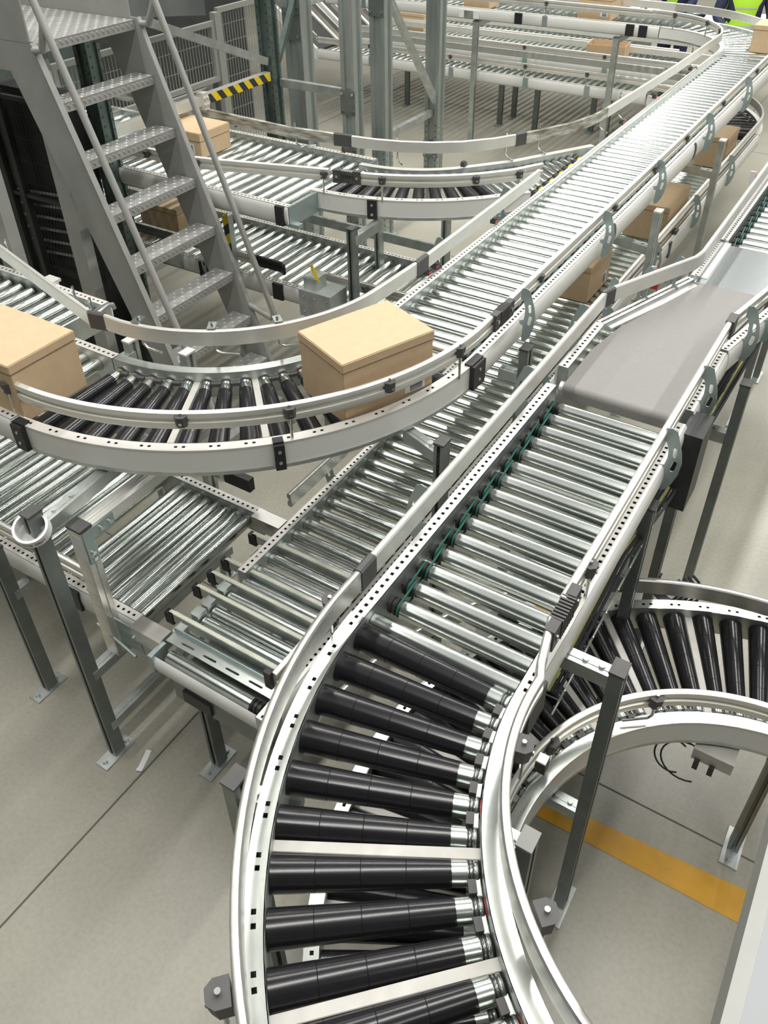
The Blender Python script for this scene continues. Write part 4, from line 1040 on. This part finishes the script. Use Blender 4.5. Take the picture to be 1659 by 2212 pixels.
def bolt_plate(t, w_, h_, z, d):
    m_ = MB(); m_.box((0, -d / 2 - .004, z), (w_, .007, h_))
    for sx in (-1, 1):
        for sz in (-1, 1): m_.cyl((sx * w_ * .36, -d / 2 - .007, z + sz * h_ * .36), (sx * w_ * .36, -d / 2 - .016, z + sz * h_ * .36), .009, 8, 1)
    m_.build('bolt_plate', ['galv_dark', 'steel'], t)
ups = [o for o in COL.objects if o.name.startswith('rack_upright')]
for o in ups:
    x, y = o.location.x, o.location.y
    if abs(x + 3.88) < .01: bolt_plate(o, .15, .20, 1.72, .13)
    if abs(x + 3.15) < .01: bolt_plate(o, .11, .15, 1.40, .10); bolt_plate(o, .11, .10, 1.14, .10)
    if abs(x + 3.60) < .01 and y < 6: bolt_plate(o, .13, .20, 1.79, .11)
    if abs(x + 3.60) < .01 and y > 6: bolt_plate(o, .14, .14, .50, .11)
def bar(name, a, b, w, h, label, cat, mt='galv', parts=None):
    a = Vector(a); b = Vector(b); t = thing(name, label, cat, a)
    d = b - a; q = d.to_track_quat('X', 'Z').to_matrix().to_4x4()
    m_ = MB(); m_.box(d / 2, (d.length, w, h), 0, 0, q); m_.build('bar', mt, t)
    if parts: parts(t, d, q)
    return t
bar('rack_brace', (-3.60, 5.74, .81), (-3.60, 6.47, .81), .045, .05, 'horizontal brace low between the two rightmost uprights', 'brace')
bar('rack_brace', (-3.57, 5.74, 1.80), (-3.57, 6.50, .88), .045, .045, 'long diagonal brace between the two rightmost uprights', 'brace')
bar('rack_brace', (-3.75, 4.66, 1.43), (-3.20, 4.66, 1.43), .04, .05, 'horizontal tie beam running behind the broad upright', 'brace')
bar('rack_brace', (-3.78, 3.55, 1.985), (-3.78, 4.55, 1.58), .04, .045, 'pale sloping brace crossing behind the right handrail', 'brace')
bar('rack_brace', (-3.80, 4.70, 1.10), (-3.86, 5.00, .85), .035, .035, 'dark short diagonal brace low beside the second upright', 'brace', 'darkgreen')
bar('rack_brace', (-3.80, 4.70, 1.55), (-3.86, 5.05, 1.95), .035, .035, 'dark short diagonal brace high beside the second upright', 'brace', 'darkgreen')
bar('rack_brace', (-3.2, 4.0, .5), (-2.3, 4.3, .45), .04, .05, 'low grey beam crossing the floor under the merging curve', 'beam')
def stripes(t, d, q):
    m_ = MB(); L_ = d.length; n = 12; s0 = L_ * .5
    for k in range(n):
        a = s0 + (L_ - s0) * k / n; b = s0 + (L_ - s0) * (k + 1) / n
        sh = .02
        vs = [(a + sh, -.0265, .028), (b + sh, -.0265, .028), (b - sh, -.0265, -.028), (a - sh, -.0265, -.028)]
        m_.add([q @ Vector(v) for v in vs], [(0, 1, 2, 3)], k % 2)
    m_.build('hazard_tape', ['ink', 'yellow'], t)
    MB().box(d * .5, (.03, .075, .09), 0, 0, q).build('bolt_bracket', 'strip', t)
bm_ = bar('safety_beam', (-3.79, 3.16, 1.485), (-3.79, 4.57, 1.485), .05, .055, 'pale beam with black and yellow hazard tape between two rack uprights', 'beam', 'alu')
# tape faces the open side (+x)
m_ = MB(); n = 12
for k in range(n):
    a = .79 + (1.41 - .79) * k / n; b = .79 + (1.41 - .79) * (k + 1) / n; sh = .022
    m_.add([(.0262, a - sh if k else a, .0275), (.0262, min(b - sh, 1.41), .0275), (.0262, min(b + sh, 1.41), -.0275), (.0262, a + sh, -.0275)], [(0, 1, 2, 3)], k % 2)
m_.build('hazard_tape', ['ink', 'yellow'], bm_)
m_ = MB(); m_.box((.02, .75, 0), (.055, .045, .10))
for y in (.737, .763):
    for z in (-.02, .02): m_.cyl((.047, y, z), (.055, y, z), .008, 8)
m_.build('bolt_bracket', 'strip', bm_)
# black/yellow striped guard post behind the stair foot
gp = thing('guard_post', 'slim post with black and yellow hazard stripes between stair and lower conveyor', 'post', (-3.10, 3.28, 0))
MB().bbox(-.02, .02, -.02, .02, .0, 1.12).build('column', 'galv', gp)
m_ = MB()
for k in range(14):
    z0 = .30 + .058 * k
    m_.add([(-.0205, -.0212, z0), (.0205, -.0212, z0 + .03), (.0205, -.0212, z0 + .088), (-.0205, -.0212, z0 + .058)], [(0, 1, 2, 3)], k % 2)
m_.build('hazard_tape', ['ink', 'yellow'], gp)

# wire mesh fence behind
def fence(y0, y1, z0, z1, x, label, vx=False):
    t = thing('mesh_fence', label, 'fence', (x, y0, 0), PI / 2)
    W_ = y1 - y0
    m_ = MB(); f = .035
    m_.bbox(0, W_, -.015, .015, z0, z0 + f); m_.bbox(0, W_, -.015, .015, z1 - f, z1); m_.bbox(0, f, -.015, .015, z0 + f, z1 - f); m_.bbox(W_ - f, W_, -.015, .015, z0 + f, z1 - f)
    m_.build('frame', 'mesh', t)
    m_ = MB(); n = int(W_ / .03)
    for k in range(1, n): u = W_ * k / n; m_.bbox(u - .0018, u + .0018, -.0018, .0018, z0 + f, z1 - f)
    n = int((z1 - z0) / .12)
    for k in range(1, n): q = z0 + (z1 - z0) * k / n; m_.bbox(f, W_ - f, .0018, .0045, q - .0018, q + .0018)
    m_.build('wire_grid', 'mesh', t)
    m_ = MB(); m_.bbox(W_ + .002, W_ + .05, -.025, .025, 0, z1 + .05); m_.build('fence_post', 'mesh', t)
fence(3.5, 4.98, 1.27, 1.68, -4.6, 'wire mesh fence gate seen through the stair, upper panel')
fence(5.05, 6.0, .30, 1.75, -4.62, 'tall wire mesh panel right of the fence post')
fence(3.3, 4.98, .25, 1.20, -4.75, 'lower wire mesh panel in shadow behind the wide conveyor')
fence(2.6, 3.45, 1.2, 1.75, -4.7, 'wire mesh panel behind the top stair treads')
# machinery chutes behind the fence
def slab(name, pts, th, mt, label, cat):
    m_ = MB(); n = len(pts); P_ = [Vector(p) for p in pts]; nn = (P_[1] - P_[0]).cross(P_[2] - P_[0]).normalized() * th
    m_.add(P_ + [p - nn for p in P_], [tuple(range(n)), tuple(range(2 * n - 1, n - 1, -1))] + [(i, i + n, (i + 1) % n + n, (i + 1) % n) for i in range(n)])
    return set_props(m_.build(name, mt), label, cat)
slab('machine_guard', [(-4.3, 3.3, 1.98), (-4.3, 4.6, 1.80), (-4.3, 4.6, 2.25), (-4.3, 3.3, 2.35)], .05, 'beltplate', 'blue grey sloping steel guard above the fence at the top', 'machine guard')
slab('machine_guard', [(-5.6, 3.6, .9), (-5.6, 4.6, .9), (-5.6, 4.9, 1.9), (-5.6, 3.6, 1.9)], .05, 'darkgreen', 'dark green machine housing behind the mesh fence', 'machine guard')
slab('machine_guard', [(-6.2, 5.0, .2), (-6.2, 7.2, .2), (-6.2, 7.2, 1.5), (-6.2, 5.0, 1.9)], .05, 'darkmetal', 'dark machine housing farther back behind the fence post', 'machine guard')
# inclined conveyors at the top between uprights
for i, (dy, dz) in enumerate(((.11, 0), (.86, 0))):
    t = thing('inclined_conveyor', ('nearer' if i == 0 else 'farther') + ' inclined conveyor descending from the top left between rack uprights', 'conveyor')
    for s_ in (0, .45):
        m_ = MB(); m_.sweep([(-8.0, 8.2 + dy + s_), (-6.13, 8.2 + dy + s_)], [2.05 + dz, ZL + dz], [(-.02, 0), (.02, 0), (.02, -.12), (-.02, -.12)]); m_.build('side_frame', 'cover', t)
        m_ = MB(); m_.sweep([(-8.0, 8.2 + dy + s_), (-6.13, 8.2 + dy + s_)], [2.20 + dz, ZL + .14 + dz], [(-.01, 0), (.01, 0), (.01, -.06), (-.01, -.06)]); m_.build('guide_rail', 'alu_b', t)
    m_ = MB(); m_.sweep([(-8.0, 8.425 + dy), (-6.13, 8.425 + dy)], [2.03 + dz, ZL - .02 + dz], [(-.2, 0), (.2, 0), (.2, -.02), (-.2, -.02)]); m_.build('belt', 'darkmetal', t)

# ------------------------------------------------------------------ dark cage and cabinet behind the stair (left)
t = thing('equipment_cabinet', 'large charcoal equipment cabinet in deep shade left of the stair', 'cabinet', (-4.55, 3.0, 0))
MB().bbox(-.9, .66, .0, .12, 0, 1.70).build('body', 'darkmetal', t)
m_ = MB()
for k in range(6): m_.cyl((.10 - .02 * k, -.02, .72 + .075 * k), (.48, -.02, .76 + .075 * k), .009, 10)
m_.build('shelf_rods', 'galv', t)
MB().bbox(-.1, .6, -.03, -.001, .60, .64).build('shelf', 'darkmetal', t)
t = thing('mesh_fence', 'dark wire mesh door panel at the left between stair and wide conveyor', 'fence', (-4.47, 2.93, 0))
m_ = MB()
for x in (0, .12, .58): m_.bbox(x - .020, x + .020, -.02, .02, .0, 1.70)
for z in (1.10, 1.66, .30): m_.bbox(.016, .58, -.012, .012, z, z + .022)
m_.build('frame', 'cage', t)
m_ = MB()
for k in range(34): u = -.40 + .97 * k / 34; m_.bbox(u - .0012, u + .0012, -.001, .001, .1, 1.68)
for k in range(12): z = .15 + .13 * k; m_.bbox(-.40, .58, .001, .003, z - .001, z + .001)
m_.build('wire_grid', 'cage', t)
t = thing('mesh_fence', 'dark wire mesh panel at the far left behind the pale stair leg', 'fence', (-5.9, 2.90, 0))
m_ = MB(); m_.bbox(0, 1.1, -.015, .015, 1.97, 2.0); m_.bbox(0, 1.1, -.015, .015, .95, .98); m_.bbox(.0, .03, -.015, .015, 0, 1.97); m_.build('frame', 'cage', t)
m_ = MB()
for k in range(38): u = .03 + 1.07 * k / 38; m_.bbox(u - .0012, u + .0012, -.001, .001, .1, 1.97)
for k in range(9): z = .2 + .2 * k; m_.bbox(0, 1.1, .001, .004, z - .001, z + .001)
m_.build('wire_grid', 'cage', t)
t = thing('cabinet', 'dark storage cabinet behind the far left mesh panel', 'cabinet', (-6.2, 3.05, 0))
MB().bbox(-.6, .75, -.06, .1, 0, 1.7).build('body', 'darkmetal', t)

# ------------------------------------------------------------------ gearbox device with yellow flag
t = thing('diverter_unit', 'grey boxy actuator with yellow flag under the left guide rail', 'machine', (-2.37, 3.14, .80))
m_ = MB(); m_.box((0, 0, .05), (.20, .15, .15)); m_.box((.03, .02, -.15), (.22, .16, .24)); m_.box((-.045, 0, .155), (.08, .09, .06))
for x, y in ((-.07, -.076), (.0, -.076), (.07, -.076)): m_.cyl((x, y, .09), (x, y - .006, .09), .006, 8); m_.cyl((x, y, .0), (x, y - .006, .0), .006, 8)
m_.build('housing', 'galv', t)
MB().bbox(-.03, .05, -.02, .06, -.80, -.27).build('stand', 'galv_dark', t)
m_ = MB(); m_.add([(-.09, .02, .22), (-.03, -.03, .26), (.03, -.05, .17), (-.02, -.04, .20)], [(0, 1, 2, 3)]); m_.build('flag', 'yellow', t)
m_ = MB(); m_.box((-.05, -.03, .14), (.07, .02, .10)); m_.build('lever_plate', 'blade', t)

# red emergency stop boxes
def estop(x, y, z, label):
    t = thing('emergency_stop', label, 'emergency stop', (x, y, z))
    MB().box((0, 0, -.02), (.045, .05, .11)).build('red_body', 'red', t)
    MB().box((-.02, -.028, .025), (.035, .012, .085)).build('cover', 'white', t)
    MB().tube([(.01, 0, -.07), (.02, .01, -.13), (.05, .02, -.16), (.07, .02, -.08), (.06, .02, .02)], .004, 6).build('cable', 'cable_y', t)
    m_ = MB(); m_.box((.09, .03, 0), (.09, .006, .09)); m_.cyl((.07, .026, .0), (.07, .02, .0), .006, 8); m_.cyl((.11, .026, .0), (.11, .02, .0), .006, 8); m_.build('mount_plate', 'galv', t)
    MB().bbox(.075, .105, .034, .064, -z, .03).build('mount_post', 'galv', t)
estop(-1.04, 4.62, .70, 'red and white emergency stop box beside the lower lane, right of the third post')
estop(-.80, 5.75, .95, 'red and white emergency stop box at the right edge, upper one')

# cables and tray hanging at the right under the belt
t = thing('cable_bundle', 'bundle of yellow green cables under the belt conveyor', 'cables')
for k in range(6):
    MB().tube([(-.400 + .012 * k, 1.35, ZU - .25), (-.395 + .010 * k, 1.9, ZU - .22 - .01 * (k % 2)), (-.375 + .012 * k, 2.28, ZU - .24), (-.365 + .010 * k, 2.6, ZU - .23), (-.34 + .010 * k, 3.5, ZU - .21)], .005, 6).build('cable', 'cable_y' if k == 3 else 'cable', t)
t = thing('cable_tray', 'wire cable tray beneath the middle conveyor', 'cable tray')
m_ = MB()
for x in (-.42, -.33): m_.tube([(x, 1.3, ZU - .27), (x, 3.6, ZU - .22)], .003, 6)
for k in range(22): y = 1.35 + .1 * k; z = ZU - .27 + (y - 1.3) * .0217; m_.tube([(-.43, y, z + .05), (-.42, y, z), (-.33, y, z), (-.32, y, z + .05)], .002, 6)
m_.build('wires', 'galv', t)
t = thing('cable_coil', 'loop of dark cables hanging beside the leg on the right', 'cables', (-.26, 2.30, .62))
for k in range(5):
    m_ = MB(); pts = [((.045 + .008 * k) * math.cos(a) + .01 * k, .01 * k, (.06 + .006 * k) * math.sin(a)) for a in [R(-200 + 22 * j) for j in range(13)]]; m_.tube(pts, .005, 6); m_.build('cable', 'cable', t)
# orange-labelled control boxes seen through the middle conveyor
for i, (x, y) in enumerate(((-.60, 1.55), (-.62, 1.95), (-.60, 2.2))):
    t = thing('control_box', 'grey control box with orange band below the middle conveyor, ' + ('nearest', 'middle one', 'farthest')[i], 'control box', (x, y, .62))
    MB().box((0, 0, 0), (.26, .09, .06)).build('case', 'galv', t); MB().box((.03, 0, .0305), (.07, .05, .001)).build('orange_band', 'amber', t)
t = thing('cable_tray', 'flat tray under the lower level of the middle conveyor', 'cable tray')
MB().bbox(-.78, -.42, 1.35, 2.6, .56, .575).build('tray', 'galv_dark', t)

# floor runs of pale panel at right bottom
t = thing('cover_panel', 'light grey coated steel panel at the bottom right corner, very close', 'panel')
mb = MB(); mb.bbox(.160, .75, -.6, 1.4, 1.60, 1.70); mb.build('sheet', 'panel', t)
mb = MB(); mb.add([(.140, -.6, 1.695), (.160, -.6, 1.7003), (.160, 1.4, 1.7003), (.140, 1.4, 1.695), (.140, -.6, 1.60), (.140, 1.4, 1.60)], [(0, 1, 2, 3), (0, 3, 5, 4)]); mb.build('edge_trim', 'stair', t)
MB().lathe([(0, .004), (.0006, .004)], (.182, .66, 1.7002), (0, 0, 1), 12).build('cap', 'strip', t)

# white bench in the far background
t = thing('work_table', 'white packing table at the top edge behind the far curve', 'table', (-2.6, 11.2, 0))
MB().bbox(-.9, 1.4, -.35, .35, .86, .90).build('tabletop', 'white', t)
for sx in (-.8, 1.3):
    for sy in (-.3, .3): MB().bbox(sx - .02, sx + .02, sy - .02, sy + .02, 0, .86).build('leg', 'galv', t)
slab('flattened_carton', [(-.95, 7.35, .012), (-.72, 7.45, .012), (-.75, 7.75, .012), (-.98, 7.65, .012)], .008, 'card_in', 'flattened cardboard piece on the floor at the right edge', 'cardboard')

# ------------------------------------------------------------------ people
def person(x, y, rz, label, lean=0.0):
    t = thing('person', label, 'person', (x, y, 0), rz)
    J = {'pelvis': (0, 0, .95), 'spine': (0, -.02 - lean * .3, 1.15), 'chest': (0, -.03 - lean * .7, 1.36), 'neck': (0, -.03 - lean, 1.475), 'head': (0, -.06 - lean * 1.2, 1.58), 'crown': (0, -.055 - lean * 1.2, 1.685)}
    E_ = [('pelvis', 'spine'), ('spine', 'chest'), ('chest', 'neck'), ('neck', 'head'), ('head', 'crown')]
    RD = {'pelvis': .145, 'spine': .13, 'chest': .15, 'neck': .058, 'head': .094, 'crown': .088}
    for s_, nm in ((-1, 'l'), (1, 'r')):
        J.update({nm + 'hip': (s_ * .10, 0, .90), nm + 'knee': (s_ * .11, -.02, .50), nm + 'ank': (s_ * .11, .02, .09), nm + 'toe': (s_ * .12, -.14, .04),
                  nm + 'sho': (s_ * .19, -.03 - lean * .8, 1.41), nm + 'elb': (s_ * .27, -.10 - lean, 1.15), nm + 'wri': (s_ * .20, -.32 - lean, 1.06), nm + 'pal': (s_ * .17, -.40 - lean, 1.04)})
        RD.update({nm + 'hip': .095, nm + 'knee': .06, nm + 'ank': .042, nm + 'toe': .035, nm + 'sho': .062, nm + 'elb': .045, nm + 'wri': .028, nm + 'pal': .032})
        E_ += [('pelvis', nm + 'hip'), (nm + 'hip', nm + 'knee'), (nm + 'knee', nm + 'ank'), (nm + 'ank', nm + 'toe'), ('chest', nm + 'sho'), (nm + 'sho', nm + 'elb'), (nm + 'elb', nm + 'wri'), (nm + 'wri', nm + 'pal')]
        for f in range(5):
            px = s_ * .17 + (f - 2) * .019; n1 = '%sf%da' % (nm, f); n2 = '%sf%db' % (nm, f)
            if f == (0 if s_ > 0 else 4):
                J[n1] = (px - s_ * .02, -.40 - lean, 1.03); J[n2] = (px - s_ * .03, -.44 - lean, 1.02)
            else:
                J[n1] = (px, -.45 - lean, 1.035); J[n2] = (px, -.48 - lean - .006 * (2 - abs(f - 2)), 1.01)
            RD[n1] = .010; RD[n2] = .008; E_ += [(nm + 'pal', n1), (n1, n2)]
    def skin(names, edges, scale, nm, mt, z0=None, z1=None):
        idx = {k: i for i, k in enumerate(names)}
        me = bpy.data.meshes.new(nm); me.from_pydata([J[k] for k in names], [(idx[a], idx[b]) for a, b in edges], [])
        o = bpy.data.objects.new(nm, me); COL.objects.link(o)
        md = o.modifiers.new('skin', 'SKIN'); 
        lay = me.skin_vertices[0] if me.skin_vertices else None
        if lay is None:
            bm = bmesh.new(); bm.from_mesh(me); bm.verts.layers.skin.verify(); bm.to_mesh(me); bm.free(); lay = me.skin_vertices[0]
        for k, i in idx.items():
            r_ = RD[k] * scale; fl = 1.25 if k in ('pelvis', 'spine', 'chest') else 1.0
            lay.data[i].radius = (r_ * fl, r_)
        lay.data[0].use_root = True
        sb = o.modifiers.new('sub', 'SUBSURF'); sb.levels = 2; sb.render_levels = 2
        dg = bpy.context.evaluated_depsgraph_get(); m2 = bpy.data.meshes.new_from_object(o.evaluated_get(dg))
        bpy.data.objects.remove(o); m2.name = nm; m2.materials.clear(); m2.materials.append(M[mt])
        for p in m2.polygons: p.use_smooth = True
        return link(nm, m2, t)
    names = list(J); skin(names, E_, 1.0, 'body', 'skin')
    top = ['chest', 'neck', 'spine', 'pelvis', 'lsho', 'lelb', 'lwri', 'rsho', 'relb', 'rwri']
    skin(top, [('chest', 'neck'), ('chest', 'spine'), ('spine', 'pelvis'), ('chest', 'lsho'), ('lsho', 'lelb'), ('lelb', 'lwri'), ('chest', 'rsho'), ('rsho', 'relb'), ('relb', 'rwri')], 1.17, 'shirt', 'navy')
    leg = ['pelvis', 'lhip', 'lknee', 'lank', 'rhip', 'rknee', 'rank']
    skin(leg, [('pelvis', 'lhip'), ('lhip', 'lknee'), ('lknee', 'lank'), ('pelvis', 'rhip'), ('rhip', 'rknee'), ('rknee', 'rank')], 1.12, 'trousers', 'navy')
    v_ = MB(); cz = [(.92, .185, .150, 0), (1.05, .180, .145, lean * .1), (1.20, .178, .145, lean * .4), (1.34, .205, .160, lean * .7), (1.455, .150, .105, lean * .85)]
    seg_ = 24; rows = []
    for z, a, b, ln in cz: rows.append([(a * math.cos(2 * PI * k / seg_), -.02 - ln + b * math.sin(2 * PI * k / seg_), z) for k in range(seg_)])
    vs = [p for r_ in rows for p in r_]
    fs = [(i * seg_ + k, i * seg_ + (k + 1) % seg_, (i + 1) * seg_ + (k + 1) % seg_, (i + 1) * seg_ + k) for i in range(4) for k in range(seg_)]
    v_.add(vs, fs, 0, True); vo = v_.build('safety_vest', 'vest', t)
    v_ = MB(); 
    for z, a, b, ln in ((1.02, .184, .149, lean * .1), (1.22, .182, .149, lean * .45)):
        r1 = [(a * math.cos(2 * PI * k / seg_), -.02 - ln + b * math.sin(2 * PI * k / seg_), z) for k in range(seg_)]; r2_ = [(p[0], p[1], z + .05) for p in r1]
        v_.add(r1 + r2_, [(k, (k + 1) % seg_, (k + 1) % seg_ + seg_, k + seg_) for k in range(seg_)], 0, True)
    v_.build('reflective_band', 'reflect', vo)
    hd = MB(); hx, hy, hz = J['crown']
    rows = [(hz - .03 + .105 * math.sin(R(q)), .100 * math.cos(R(q))) for q in (-35, -15, 5, 25, 45, 65, 85)]
    hd.lathe([(z - hz + .03, r_) for z, r_ in rows], (hx, hy + .018, hz - .03), (0, 0, 1), 18); hd.build('hair', 'hair', t)
    # face: nose, eyes, mouth, ears
    fz = 1.60; fy = J['head'][1] - .090
    MB().cyl((0, fy + .01, fz + .005), (0, fy - .016, fz - .018), .006, 8, 0, .011).build('nose', 'skin', t)
    m_ = MB(); 
    for s_ in (-1, 1): m_.lathe([(0, .001), (.004, .007), (.006, .001)], (s_ * .030, fy - .001, fz + .018), (0, -1, 0), 10)
    m_.build('eyes', 'ink', t)
    MB().box((0, fy + .001, fz - .042), (.040, .006, .007)).build('mouth', 'red', t)
person(-1.93, 10.0, R(20), 'person in lime vest and navy clothes standing behind the far curve, right of the colleague')
person(-2.72, 10.55, R(-15), 'leaning person in lime vest, mostly hidden behind the far curve, left of the colleague', .12)
